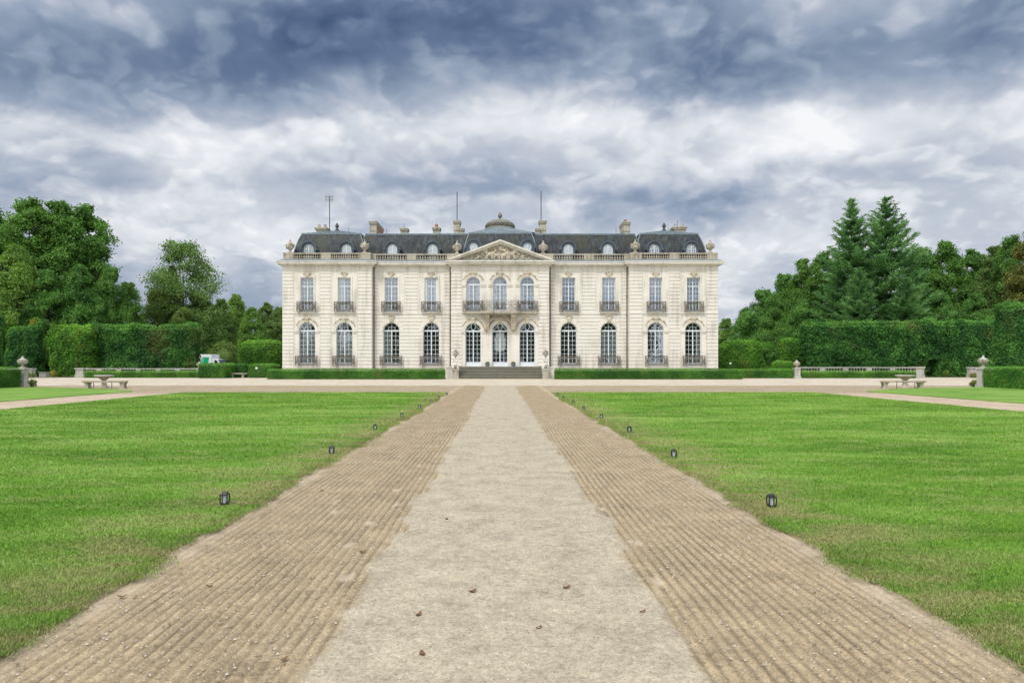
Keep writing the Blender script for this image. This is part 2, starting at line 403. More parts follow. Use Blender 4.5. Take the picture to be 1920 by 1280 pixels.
# ---------------- the ground ----------------
rs = np.random.RandomState(7); random.seed(5)
def vnoise(x, f, seed=0, oct=3):          # cheap 1-d value noise, vectorised
    r = np.random.RandomState(seed); tot = np.zeros_like(x, dtype=float); a = 1.
    for o_ in range(oct):
        tb = r.rand(4096)*2-1; q = np.asarray(x)*f*(2**o_)+1000; i = np.floor(q).astype(int); t_ = q-i; t_ = t_*t_*(3-2*t_)
        tot += a*(tb[i % 4096]*(1-t_)+tb[(i+1) % 4096]*t_); a *= .5
    return tot
def vnoise2(x, y, f, seed=0, oct=3):
    r = np.random.RandomState(seed); tot = np.zeros_like(x, dtype=float); a = 1.
    for o_ in range(oct):
        tb = r.rand(256, 256)*2-1; qx = x*f*(2**o_)+500; qy = y*f*(2**o_)+500
        ix = np.floor(qx).astype(int); iy = np.floor(qy).astype(int); tx = qx-ix; ty = qy-iy
        tx = tx*tx*(3-2*tx); ty = ty*ty*(3-2*ty); g = lambda a_, b_: tb[a_ % 256, b_ % 256]
        tot += a*((g(ix, iy)*(1-tx)+g(ix+1, iy)*tx)*(1-ty)+(g(ix, iy+1)*(1-tx)+g(ix+1, iy+1)*tx)*ty); a *= .5
    return tot
def sheet(name, poly, z, mat, thick=0.):
    bm_ = MB()
    if thick:
        m_ = len(poly)
        bm_.add([(x, y, z) for x, y in poly]+[(x, y, z-thick) for x, y in poly],
                [tuple(range(m_))]+[(i, i+m_, (i+1) % m_+m_, (i+1) % m_) for i in range(m_)])
    else: bm_.add([(x, y, z) for x, y in poly], [tuple(range(len(poly)))])
    return tag(bm_.build(name, MAT[mat]), kind='structure')
sheet('ground', [(-900, -300), (900, -300), (900, 1500), (-900, 1500)], -.03, 'rough_grass')
sheet('forecourt', [(-95, -12), (95, -12), (95, 77.5), (-95, 77.5)], 0., 'gravel_pale')
sheet('side_path', [(-21.3, -11), (-16.6, -11), (-16.6, 40), (-21.3, 40)], .004, 'gravel_side')
sheet('side_path', [(16.6, -11), (21.3, -11), (21.3, 40), (16.6, 40)], .004, 'gravel_side')
# brown raked band across the forecourt, left and right of the centre path
def flare(sgn):
    pts = [(sgn*80, 36.2), (sgn*80, 49.3)]
    xs = np.linspace(70, 4, 40)
    pts += [(sgn*x, 49.2+.25*math.sin(x*.9)+.1*math.sin(x*3.1)) for x in xs]
    pts += [(sgn*2.9, 48.6), (sgn*2.8, 47.4), (sgn*2.8, 36.2)]
    return pts if sgn < 0 else pts[::-1]
sheet('raked_gravel', flare(1), .006, 'gravel_brown'); sheet('raked_gravel', flare(-1), .006, 'gravel_brown')
# centre path with raked margins: one displaced sheet
HW = 2.95
ys = [-3.]
while ys[-1] < 49.4: ys.append(ys[-1]+max(.022, .0075*ys[-1]))
ys = np.array(ys); xs = np.arange(-HW, HW+.001, .0125)
GX, GY = np.meshgrid(xs, ys)
ax = np.abs(GX)
bnd = np.where(GX > 0, 1.06, .945)+(.04+.05*np.clip(1-GY/14, 0, 1))*vnoise(GY+np.where(GX > 0, 300, 0), .9, 3, 4)+.05*vnoise(GY+np.where(GX > 0, 300, 0), 3., 4, 3)
bnd += np.clip(GY-45.5, 0, 10)**2*.10*np.where(GX > 0, 1, .6)
rake = np.clip((ax-bnd)/.07+.5, 0, 1)
wob = .022*vnoise(GY, .22, 11, 2)+.008*vnoise2(GX, GY, 1.1, 61, 2)
ph = (ax+wob*1.0)/.078
tri = np.abs((ph % 1.)-.5)*2
rowamp = .5+.5*np.clip(vnoise2(np.floor(ph)*3.1, GY*.5, .7, 5, 2)+.35, 0, 1)
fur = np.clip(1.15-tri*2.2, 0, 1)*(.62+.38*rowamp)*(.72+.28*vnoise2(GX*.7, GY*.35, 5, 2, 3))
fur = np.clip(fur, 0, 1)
crumb = vnoise2(GX*1.3+GY*.31, GY-GX*.27, 21, 8, 2)
edge = np.clip((ax-2.45)/.5, 0, 1)           # smooth pale shoulder and small trench beside the lawn
rk = rake*(1-.8*edge)
pale = np.zeros_like(GX)
feet = [(-1.35, 6.0), (-1.28, 6.8), (-1.15, 7.7), (-1.3, 8.6), (-1.12, 9.5), (-1.26, 10.6), (-1.1, 11.8), (-1.2, 13.2), (-1.75, 7.3), (-1.9, 7.9), (1.15, 5.0), (1.2, 6.1), (1.12, 7.5), (-1.05, 15), (1.1, 10.2), (-1.15, 5.1)]
for fx, fy in feet:
    d2 = ((GX-fx-.04*vnoise2(GX, GY, 6, 17, 2))/.045)**2+((GY-fy)/.11)**2
    pale = np.maximum(pale, np.clip(1.3-d2, 0, 1)*.75)
GZ = .012+rk*(tri-.5)*.034*rowamp+rk*crumb*.004+.003*crumb-.010*rake
GZ = GZ*(1-pale*.6)+pale*.004
GZ += -.012*np.exp(-((ax-2.62)/.05)**2)+.012*np.exp(-((ax-2.75)/.07)**2)*(1+.5*vnoise(GY, 2, 9, 2))
GZ = np.maximum(GZ, .0015)
pale = np.clip(pale+.62*np.clip((ax-2.48)/.16, 0, 1)*(.65+.5*vnoise2(GX, GY, 3, 21, 3)), 0, 1)
nx, ny = len(xs), len(ys); ii = np.arange(nx*ny).reshape(ny, nx)
Q = np.stack([ii[:-1, :-1], ii[:-1, 1:], ii[1:, 1:], ii[1:, :-1]], -1).reshape(-1, 4)
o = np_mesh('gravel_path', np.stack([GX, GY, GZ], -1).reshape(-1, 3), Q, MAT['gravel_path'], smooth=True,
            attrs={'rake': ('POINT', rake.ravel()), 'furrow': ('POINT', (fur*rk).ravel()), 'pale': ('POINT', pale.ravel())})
tag(o, kind='structure')
# lawns
def edge_x(y, s): return 2.76+.05*vnoise(y+(50 if s > 0 else 0), .5, 31, 4)+.04*vnoise(y, 4., 33, 2)
for s in (-1, 1):
    yy = np.concatenate([np.arange(-9, 12, .12), np.arange(12, 36.7, .4)])
    inner = [(s*float(edge_x(np.array([v_]), s)[0]), v_) for v_ in yy]
    x1, y1 = inner[-1]
    far = [(s*3.1, 36.85), (s*6, 36.95), (s*16.0, 37.1), (s*16.7, 36.8), (s*17.0, 35.8), (s*17.0, -9)]
    poly = inner+far
    if s > 0: poly = poly[::-1]
    poly = poly[::-1] if s < 0 else poly[::-1]
    # orient upward
    ar = sum(poly[i][0]*poly[(i+1) % len(poly)][1]-poly[(i+1) % len(poly)][0]*poly[i][1] for i in range(len(poly)))
    if ar < 0: poly = poly[::-1]
    sheet('lawn', poly, .035, 'lawn_grass', .06)
    poly = [(s*20.6, -9), (s*20.6, 38.2), (s*21.2, 39.4), (s*23.4, 41.3), (s*27.0, 43.6), (s*31.0, 45.2), (s*60, 47), (s*60, -9)]
    ar = sum(poly[i][0]*poly[(i+1) % len(poly)][1]-poly[(i+1) % len(poly)][0]*poly[i][1] for i in range(len(poly)))
    if ar < 0: poly = poly[::-1]
    sheet('lawn', poly, .035, 'lawn_outer', .06)
# grass blades: one uncountable mass, denser and finer towards the viewer
def blades(N, ymin, ymax):
    u = rs.rand(N); y = ymin*(ymax/ymin)**u                       # density ~ 1/y
    side = np.where(rs.rand(N) < .5, -1, 1)
    e = 2.76+.05*vnoise(y+np.where(side > 0, 50, 0), .5, 31, 4)+.04*vnoise(y, 4., 33, 2)
    wdt = np.minimum(17-e, y*.86+1.2-e)
    ok = wdt > 0; y, side, e, wdt = y[ok], side[ok], e[ok], wdt[ok]
    t_ = rs.rand(len(y)); x = side*(e-.05+t_*wdt)
    return x, y
def blade_mesh(x, y, hgt, wid, z0=.033):
    m_ = len(x); a = rs.rand(m_)*2*PI; lean = .25+.9*rs.rand(m_); la = rs.rand(m_)*2*PI
    h = hgt*(.5+rs.rand(m_)*.9); w_ = wid*(.6+.8*rs.rand(m_))
    d = np.stack([np.cos(a), np.sin(a)], -1)*w_[:, None]*.5; ld = np.stack([np.cos(la), np.sin(la)], -1)*(h*lean)[:, None]
    V_ = np.zeros((m_, 3, 3)); z_ = np.full(m_, z0)
    V_[:, 0, :2] = np.stack([x, y], -1)-d; V_[:, 1, :2] = np.stack([x, y], -1)+d; V_[:, 2, :2] = np.stack([x, y], -1)+ld
    V_[:, :2, 2] = z_[:, None]; V_[:, 2, 2] = z_+h
    return V_.reshape(-1, 3), np.arange(m_*3).reshape(-1, 3), rs.rand(m_)
x, y = blades(1000000, 2.6, 36.9)
ye = 2.6*(30/2.6)**rs.rand(90000); se = np.where(rs.rand(90000) < .5, -1, 1)
xe = se*(2.76+.05*vnoise(ye+np.where(se > 0, 50, 0), .5, 31, 4)+.04*vnoise(ye, 4., 33, 2)+rs.normal(size=90000)*.07*(.6+.8*np.clip(vnoise(ye, 1.5, 77, 3)+.4, 0, 1)))
x, y = np.concatenate([x, xe]), np.concatenate([y, ye])
V_, F_, r_ = blade_mesh(x, y, .017*(1+y*.02), .0026+.0010*y)
tag(np_mesh('grass', V_, F_, MAT['lawn_grass'], attrs={'rnd': ('FACE', .15+.85*r_)}), 'short mown green grass blades of the two lawns', 'grass', kind='stuff')
# loose pebbles
def pebbles(N):
    y = 2.8*(22/2.8)**rs.rand(N); x = (rs.rand(N)*2-1)*2.7; m_ = N
    sz = (.003+.006*rs.rand(N)**3)*(1+.06*y)
    base = np.array([[1, 0, 0], [-.5, .87, 0], [-.5, -.87, 0], [.1, .05, .75]])
    V_ = base[None]*sz[:, None, None]*(.7+.6*rs.rand(N, 4, 1))
    a = rs.rand(N)*6.28; c_, s_ = np.cos(a)[:, None], np.sin(a)[:, None]
    V_ = np.stack([V_[..., 0]*c_-V_[..., 1]*s_, V_[..., 0]*s_+V_[..., 1]*c_, V_[..., 2]], -1)
    V_[..., 0] += x[:, None]; V_[..., 1] += y[:, None]; V_[..., 2] += .010
    f = np.array([[0, 1, 3], [1, 2, 3], [2, 0, 3]]); F_ = (np.arange(N)[:, None, None]*4+f[None]).reshape(-1, 3)
    return V_.reshape(-1, 3), F_, np.repeat(rs.rand(N), 3)
m_, t = newmat('pebble'); at = t.new('ShaderNodeAttribute', attribute_name='rnd').outputs['Fac']
finish(t, t.ramp(at, [(0, (.16, .125, .09)), (.5, (.36, .30, .23)), (.85, (.50, .45, .37)), (1, (.56, .53, .47))]), .9, spec=.2)
V_, F_, r_ = pebbles(26000)
tag(np_mesh('loose_pebbles', V_, F_, m_, attrs={'rnd': ('FACE', r_)}), 'small loose pebbles scattered over the gravel path', 'gravel', kind='stuff')
# fallen leaves
def leaf_mesh():
    b = MB(); n_ = 7; L, Rr = [], []
    for i in range(n_):
        t_ = i/(n_-1); x_ = (t_-.5)*.11; ww = .028*math.sin(PI*min(1, t_*1.02+.01))**.7+.001; z_ = .012+.022*(2*t_-1)**2
        L.append((x_, -ww*(1+.3*(i % 2)), z_+.014)); Rr.append((x_, ww*(1+.3*((i+1) % 2)), z_+.010))
    M_ = [((a[0]+b_[0])/2, 0, a[2]-.012) for a, b_ in zip(L, Rr)]
    b.quadband(L, M_); b.quadband(M_, Rr); b.tube([(.055, 0, .03), (.085, .004, .035)], .0015, 4)
    return b.build('fallen_leaf', MAT['fallen_leaf'])
lf = leaf_mesh(); tag(lf, None, 'leaf', 'fallen leaves on the gravel')
lspots = [(680, 1037, 'brown leaf lying across the left raked strip beside the smooth path'), (886, 1112, 'brown leaf on the middle of the path left of centre line'), (1062, 1105, 'small brown leaf on the middle of the path right of centre line'),
 (792, 1230, 'curled brown leaf on the path nearest the viewer, left'), (785, 1156, 'dark brown leaf near the left border of the smooth path'), (532, 1240, 'brown leaf on the left raked strip nearest the viewer'),
 (393, 1102, 'reddish leaf on the left raked strip, in its middle'), (228, 1122, 'reddish leaf at the outer border of the left raked strip'), (838, 975, 'small leaf on the path farther ahead, left'),
 (604, 922, 'orange leaf on the left raked strip farther ahead'), (1205, 1150, 'small brown leaf at the right border of the smooth path'), (1010, 1180, 'brown leaf on the path near the viewer, right of its centre')]
for i, (lx, ly, lb) in enumerate(lspots):
    d = GD(ly); place(lf, i == 0, (PX(lx, d), d, .004), random.uniform(-1.4, 1.4), (random.uniform(.42, .62),)*3, lb, 'fallen leaves on the gravel')
# ---------------- the chateau ----------------
ORG = (0, 75, 0)
CH = empty('chateau', ORG, 0, 'long white limestone country mansion with slate mansard roof, pediment and balconies', 'mansion')
DP, DW, DC = 74.5, 75.2, 74.5                 # depth of end pavilions, wings, centre
DBACK = 91.
def build(b, name, mat, parent=CH, smooth=False, bevel=0.): return b.build(name, MAT[mat], parent, ORG if parent is CH else ORG, smooth, bevel=bevel)
def sub(b, name, mat, parent, smooth=False): return b.build(name, MAT[mat], parent, ORG, smooth)
LO0, LOsp, ST = PZ(685, DP), PZ(619.8, DP), PZ(587, DP)
ZP = 1.08; ZT = PZ(508, DP)                   # plinth top, wall top under frieze
CNT = []
# every bay: centre px, plane, lower (half width px), upper kind
bays = []
for c_, D in ((575.7, DP), (645.5, DP), (733.8, DW), (808.5, DW), (1066.3, DW), (1141.5, DW), (1229.5, DP), (1300, DP)):
    bays.append(dict(x=PX(c_, D), D=D, lw=15.2/F*D, z0=PZ(685, D), zs=PZ(619.8, D), uw=(11.8 if D == DP else 12.2)/F*D, u0=PZ(585, D), u1=PZ(520.8, D), kind='pav' if D == DP else 'wing'))
cen = []
for c_ in (887.3, 937.5, 988.7):
    cen.append(dict(x=PX(c_, DC), D=DC, lw=15.0/F*DC, z0=1.30, zs=PZ(620.5, DC), uw=13.3/F*DC, u0=PZ(585, DC), us=PZ(533, DC), kind='cen'))
segs = [('pav', 530, 697, DP), ('wing', 697, 846, DW), ('cen', 846, 1029.5, DC), ('wing', 1029.5, 1180, DW), ('pav', 1180, 1346, DP)]
NA = 14
def wall_band(b, x0, x1, z0, z1, y, ops, dep=.42):
    """front face with openings (x, half width, bottom, spring, arched) and their reveals"""
    cur = x0
    for (cx, hw, oz0, ozs, ar) in ops:
        a, c2 = cx-hw, cx+hw
        b.add([(cur, y, z0), (a, y, z0), (a, y, z1), (cur, y, z1)], [(0, 1, 2, 3)])
        if oz0 > z0+.001: b.add([(a, y, z0), (c2, y, z0), (c2, y, oz0), (a, y, oz0)], [(0, 1, 2, 3)])
        if ar:
            arc = [(cx+hw*math.cos(PI-PI*i/NA), ozs+hw*math.sin(PI*i/NA)) for i in range(NA+1)]
            for (p, q) in zip(arc[:-1], arc[1:]):
                b.add([(p[0], y, p[1]), (q[0], y, q[1]), (q[0], y, z1), (p[0], y, z1)], [(0, 1, 2, 3)])
        else:
            arc = [(a, ozs), (c2, ozs)]
            b.add([(a, y, ozs), (c2, y, ozs), (c2, y, z1), (a, y, z1)], [(0, 1, 2, 3)])
        loop = [(a, oz0)]+arc+[(c2, oz0)]
        b.quadband([(p, y, q) for p, q in loop], [(p, y+dep, q) for p, q in loop])
        b.add([(a, y, oz0), (c2, y, oz0), (c2, y+dep, oz0), (a, y+dep, oz0)], [(0, 1, 2, 3)])
        cur = c2
    b.add([(cur, y, z0), (x1, y, z0), (x1, y, z1), (cur, y, z1)], [(0, 1, 2, 3)])
CHH, GAP = .392, .046
def courses(b, x0, x1, z0, z1, y, ops=(), pr=.05, marg=.0, j=None):
    z = z0; k = 0
    while z < z1-.05:
        za, zb = z+GAP/2, min(z+CHH, z1)-GAP/2
        spans = [(x0, x1)]
        for (cx, hw, oz0, ozs, ar) in ops:
            if zb < oz0: continue
            if zb <= ozs or not ar:
                if not ar and za > ozs: continue
                h = hw+marg
            else:
                q = max(za-ozs, 0); Rr = hw+marg+.08
                if q >= Rr: continue
                h = math.sqrt(Rr*Rr-q*q)
            ns = []
            for (a, c2) in spans:
                if cx+h <= a or cx-h >= c2: ns.append((a, c2)); continue
                if cx-h > a: ns.append((a, cx-h))
                if cx+h < c2: ns.append((cx+h, c2))
            spans = ns
        for (a, c2) in spans:
            if c2-a > .05:
                b.box(a, c2, y-pr, y+.01, za, zb)
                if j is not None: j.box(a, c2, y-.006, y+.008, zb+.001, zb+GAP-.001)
        z += CHH; k += 1
for (kind, p0, p1, D) in segs:
    x0, x1 = PX(p0, D), PX(p1, D)
    if kind == 'wing': x0, x1 = x0-.15, x1+.15
    mine = cen if kind == 'cen' else [q for q in bays if x0 < q['x'] < x1]
    lo = [(q['x'], q['lw'], q['z0'], q['zs'], True) for q in mine]
    up = [(q['x'], q['uw'], q['u0'], q.get('us', q.get('u1')), kind == 'cen') for q in mine]
    b = MB()
    wall_band(b, x0, x1, 0, ST, D, lo); wall_band(b, x0, x1, ST, ZT+.9, D, up)
    if kind == 'pav':
        s = -1 if p0 < 900 else 1; xe = x0 if s < 0 else x1; xi = x1 if s < 0 else x0
        b.add([(xe, D, 0), (xe, DBACK, 0), (xe, DBACK, ZT+.9), (xe, D, ZT+.9)], [(0, 1, 2, 3)])
        b.add([(xi, D, 0), (xi, D+1.2, 0), (xi, D+1.2, ZT+.9), (xi, D, ZT+.9)], [(0, 1, 2, 3)])
        z = ZP
        while z < ZT-.1:
            zt = min(z+CHH, ZT)-GAP/2
            b.box(min(xe, xe+s*.035), max(xe, xe+s*.035), D+.005, DBACK, z+GAP/2, zt); z += CHH
    if kind == 'cen':
        for xe in (x0, x1): b.add([(xe, D, 0), (xe, D+1.2, 0), (xe, D+1.2, ZT+.9), (xe, D, ZT+.9)], [(0, 1, 2, 3)])
    wobj = build(b, 'wall', 'limestone')
    # joints (recessed, darker stone) lie on the wall plane, the blocks stand proud of it
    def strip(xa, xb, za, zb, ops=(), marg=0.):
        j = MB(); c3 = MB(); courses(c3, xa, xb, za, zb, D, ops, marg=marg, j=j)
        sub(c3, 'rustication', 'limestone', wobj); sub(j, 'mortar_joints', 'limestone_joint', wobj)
    if kind == 'pav':
        b1, b2 = mine[0]['x'], mine[1]['x']; hw = 25/F*D
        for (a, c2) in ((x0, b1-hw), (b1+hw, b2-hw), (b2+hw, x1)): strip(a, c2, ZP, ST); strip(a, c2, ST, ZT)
    elif kind == 'wing':
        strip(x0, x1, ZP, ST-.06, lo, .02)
        b1, b2 = mine[0]['x'], mine[1]['x']; hw = 25/F*D
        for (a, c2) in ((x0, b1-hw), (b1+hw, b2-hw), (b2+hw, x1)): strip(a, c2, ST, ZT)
    else:
        e = 20.3/F*D
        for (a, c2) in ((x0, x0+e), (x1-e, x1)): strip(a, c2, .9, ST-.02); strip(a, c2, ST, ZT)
        for px in (912.2, 962.8):
            pass
    # window surrounds
    for q in mine:
        cx = q['x']; tr = MB(); ca = MB()
        if kind in ('pav', 'wing'):
            hw = 25/F*D-.03
            # upper panel border and window architrave
            uw, u0, u1 = q['uw'], q['u0'], q['u1']; yy = D
            zt2 = PZ(509, D)
            for (a, c2) in ((cx-hw, cx-hw+.10), (cx+hw-.10, cx+hw)): tr.box(a, c2, yy-.03, yy+.01, ST+.12, zt2+.5*0)
            tr.box(cx-hw, cx+hw, yy-.035, yy+.01, zt2, zt2+.10)
            for (a, c2) in ((cx-uw-.20, cx-uw-.02), (cx+uw+.02, cx+uw+.20)): tr.box(a, c2, yy-.045, yy+.01, u0, u1+.02)
            tr.box(cx-uw-.20, cx+uw+.20, yy-.05, yy+.01, u1+.02, u1+.20)
            # key ornament
            ca.prism([(cx-.16, u1+.16), (cx+.16, u1+.16), (cx+.26, u1+.52), (cx-.26, u1+.52)], yy-.13, yy+.01)
            for k_ in range(7): ca.blob((cx-.33+.11*k_, yy-.09, u1+.50+.05*math.sin(k_*2.1)), .085, 6, 4, .2)
            tr.box(cx-uw-.32, cx+uw+.32, yy-.22, yy+.01, u0-.16, u0-.01)      # sill / balcony slab
            sub(tr, 'window_surround', 'limestone', wobj); sub(ca, 'carving', 'limestone_carved', wobj, True); tr = MB(); ca = MB()
        lw, z0, zs = q['lw'], q['z0'], q['zs']
        if kind in ('pav', 'cen'):
            arcs = [(0, zs, lw, D)]
            if kind == 'cen': arcs.append((0, q['us'], q['uw'], D))
            for (_, zz_, w_, yy) in arcs:
                for (ra, rb, pr) in ((w_+.03, w_+.17, .06), (w_+.17, w_+.31, .10)):
                    A1 = [(cx+rb*math.cos(PI-PI*i/NA), zz_+rb*math.sin(PI*i/NA)) for i in range(NA+1)]
                    A2 = [(cx+ra*math.cos(PI-PI*i/NA), zz_+ra*math.sin(PI*i/NA)) for i in range(NA+1)]
                    tr.quadband([(p, yy-pr, z) for p, z in A1], [(p, yy-pr, z) for p, z in A2])
                    tr.quadband([(p, yy, z) for p, z in A1], [(p, yy-pr, z) for p, z in A1])
                    tr.quadband([(p, yy-pr, z) for p, z in A2], [(p, yy+.02, z) for p, z in A2])
                # impost blocks
                for s in (-1, 1):
                    xa, xb = cx+s*(w_+.02), cx+s*(w_+.52)
                    tr.box(min(xa, xb), max(xa, xb), yy-.13, yy+.01, zz_-.09, zz_+.03); tr.box(min(xa, xb), max(xa, xb)-.0, yy-.09, yy+.01, zz_-.24, zz_-.12)
                # key and leaf garlands over the arch
                zk = zz_+w_
                ca.prism([(cx-.13, zk+.0), (cx+.13, zk+.0), (cx+.22, zk+.52), (cx-.22, zk+.52)], yy-.22, yy+.01)
                for s in (-1, 1):
                    for k_ in range(11):
                        a = PI/2+s*(.22+k_*.085); rr = w_+.40+.05*math.sin(k_*1.3)
                        ca.blob((cx+rr*math.cos(a), yy-.08, zz_+rr*math.sin(a)), (.10-.004*k_, .07, .10-.004*k_), 6, 4, .3)
                    ca.blob((cx+s*.26, yy-.14, zk+.48), (.13, .1, .12), 7, 5, .25)
                ca.blob((cx, yy-.2, zk+.42), (.15, .1, .17), 7, 5, .2)
                if kind == 'cen' and zz_ == zs: sub(tr, 'window_surround', 'limestone', wobj); sub(ca, 'carving', 'limestone_carved', wobj, True); tr = MB(); ca = MB()
            if kind == 'pav':
                hw = 25/F*D-.03
                for s in (-1, 1):
                    xa, xb = cx+s*(hw-.08), cx+s*hw
                    tr.box(min(xa, xb), max(xa, xb), D-.03, D+.01, ZP, zs-.26); tr.box(min(xa, xb), max(xa, xb), D-.03, D+.01, zs+.05, ST-.3)
                tr.box(cx-hw, cx+hw, D-.03, D+.01, ST-.3, ST-.2)
        else:
            # wing arch: splayed voussoirs with a carved key
            for k_ in range(9):
                a0 = PI*(k_+.06)/9; a1 = PI*(k_+.94)/9; r0, r1 = lw+.01, lw+.42+(.05 if k_ in (2, 4, 6) else 0)
                P4 = [(cx+r0*math.cos(a1), zs+r0*math.sin(a1)), (cx+r0*math.cos(a0), zs+r0*math.sin(a0)), (cx+r1*math.cos(a0), zs+r1*math.sin(a0)), (cx+r1*math.cos(a1), zs+r1*math.sin(a1))]
                tr.prism(P4, D-.058, D+.01)
            zk = zs+lw
            ca.prism([(cx-.20, zk+.12), (cx+.20, zk+.12), (cx+.32, zk+.82), (cx-.32, zk+.82)], D-.2, D+.01)
            for k_ in range(6): ca.blob((cx-.3+.12*k_, D-.2, zk+.74+.04*(k_ % 2)), .09, 6, 4, .2)
            ca.blob((cx, D-.2, zk+.36), (.14, .06, .16), 7, 5, .2)
        sub(tr, 'window_surround', 'limestone', wobj); sub(ca, 'carving', 'limestone_carved', wobj, True)
    # string course between the floors
    tr = MB()
    if kind != 'cen': tr.box(x0, x1, D-.09, D+.01, ST-.07, ST+.10)
    else:
        tr.box(x0, x0+20.3/F*D, D-.09, D+.01, ST-.07, ST+.10); sub(tr, 'string_course', 'limestone', wobj); tr = MB(); tr.box(x1-20.3/F*D, x1, D-.09, D+.01, ST-.07, ST+.10)
    sub(tr, 'string_course', 'limestone', wobj)
    # plinth
    pl_ = MB(); pl_.box(x0-(.05 if kind == 'pav' else 0), x1+(.05 if kind == 'pav' else 0), D-.09, D+.02, .0, ZP)
    if kind != 'cen': sub(pl_, 'plinth', 'stone_plinth', wobj)
# entablature
def entab(x0, x1, D, ends, name='cornice'):
    b = MB(); l, r = ends
    for (za, zb, pr) in ((ZT, ZT+.14, .06), (ZT+.14, ZT+.50, .02), (ZT+.50, ZT+.60, .14), (ZT+.60, ZT+.72, .30), (ZT+.72, ZT+.92, .55), (ZT+.92, ZT+1.02, .62)):
        b.box(x0-l*pr, x1+r*pr, D-pr, D+.6, za+.001, zb)
    o = build(b, name, 'limestone')
    f = MB(); z_ = ZT+1.02
    f.add([(x0-l*.6, D-.6, z_+.004), (x1+r*.6, D-.6, z_+.004), (x1+r*.1, D+.02, z_+.26), (x0-l*.1, D+.02, z_+.26)], [(0, 1, 2, 3)])
    if l: f.add([(x0-.6, D-.6, z_+.004), (x0-.1, D+.02, z_+.26), (x0-.1, DBACK, z_+.26), (x0-.6, DBACK, z_+.004)], [(0, 1, 2, 3)])
    if r: f.add([(x1+.6, D-.6, z_+.004), (x1+.1, D+.02, z_+.26), (x1+.1, DBACK, z_+.26), (x1+.6, DBACK, z_+.004)], [(3, 2, 1, 0)])
    sub(f, 'lead_flashing', 'zinc_edge', o)
ZC = ZT+1.02
entab(PX(530, DP), PX(697, DP), DP, (1, 1)); entab(PX(697, DP)-.3, PX(846, DC)+.3, DW, (0, 0))
entab(PX(1029.5, DC)-.3, PX(1180, DP)+.3, DW, (0, 0)); entab(PX(1180, DP), PX(1346, DP), DP, (1, 1))
entab(PX(846, DC), PX(1029.5, DC), DC, (1, 1))
# side cornices
for s, xe in ((-1, PX(530, DP)), (1, PX(1346, DP))):
    b = MB()
    for (za, zb, pr) in ((ZT, ZT+.14, .06), (ZT+.50, ZT+.60, .14), (ZT+.60, ZT+.72, .30), (ZT+.72, ZT+.92, .55), (ZT+.92, ZT+1.02, .62)):
        b.box(min(xe, xe+s*pr), max(xe, xe+s*pr), DP+.61, DBACK, za+.001, zb)
    build(b, 'cornice', 'limestone')
# back wall, floors, inner walls
b = MB(); xl, xr = PX(530, DP), PX(1346, DP)
b.box(xl, xr, DBACK-.4, DBACK, 0, ZC+.3); build(b, 'rear_wall', 'limestone')
b = MB(); b.box(xl+.1, xr-.1, DW+.45, DBACK-.5, ST-.35, ST-.15); b.box(xl+.1, xr-.1, DW+.45, DBACK-.5, LO0-.35, LO0-.1); b.box(xl+.1, xr-.1, DW+.5, DBACK-.5, ZC-.1, ZC+.2)
build(b, 'floor_slab', 'room_floor')
b = MB(); b.box(xl+.1, xr-.1, 80.5, 80.8, 1.0, ZC)
for px in (610, 697, 771, 846, 1030, 1104, 1180, 1265): b.box(PX(px, 75)-.1, PX(px, 75)+.1, DW+.5, 80.5, 1., ZC)
build(b, 'inner_wall', 'room_wall')
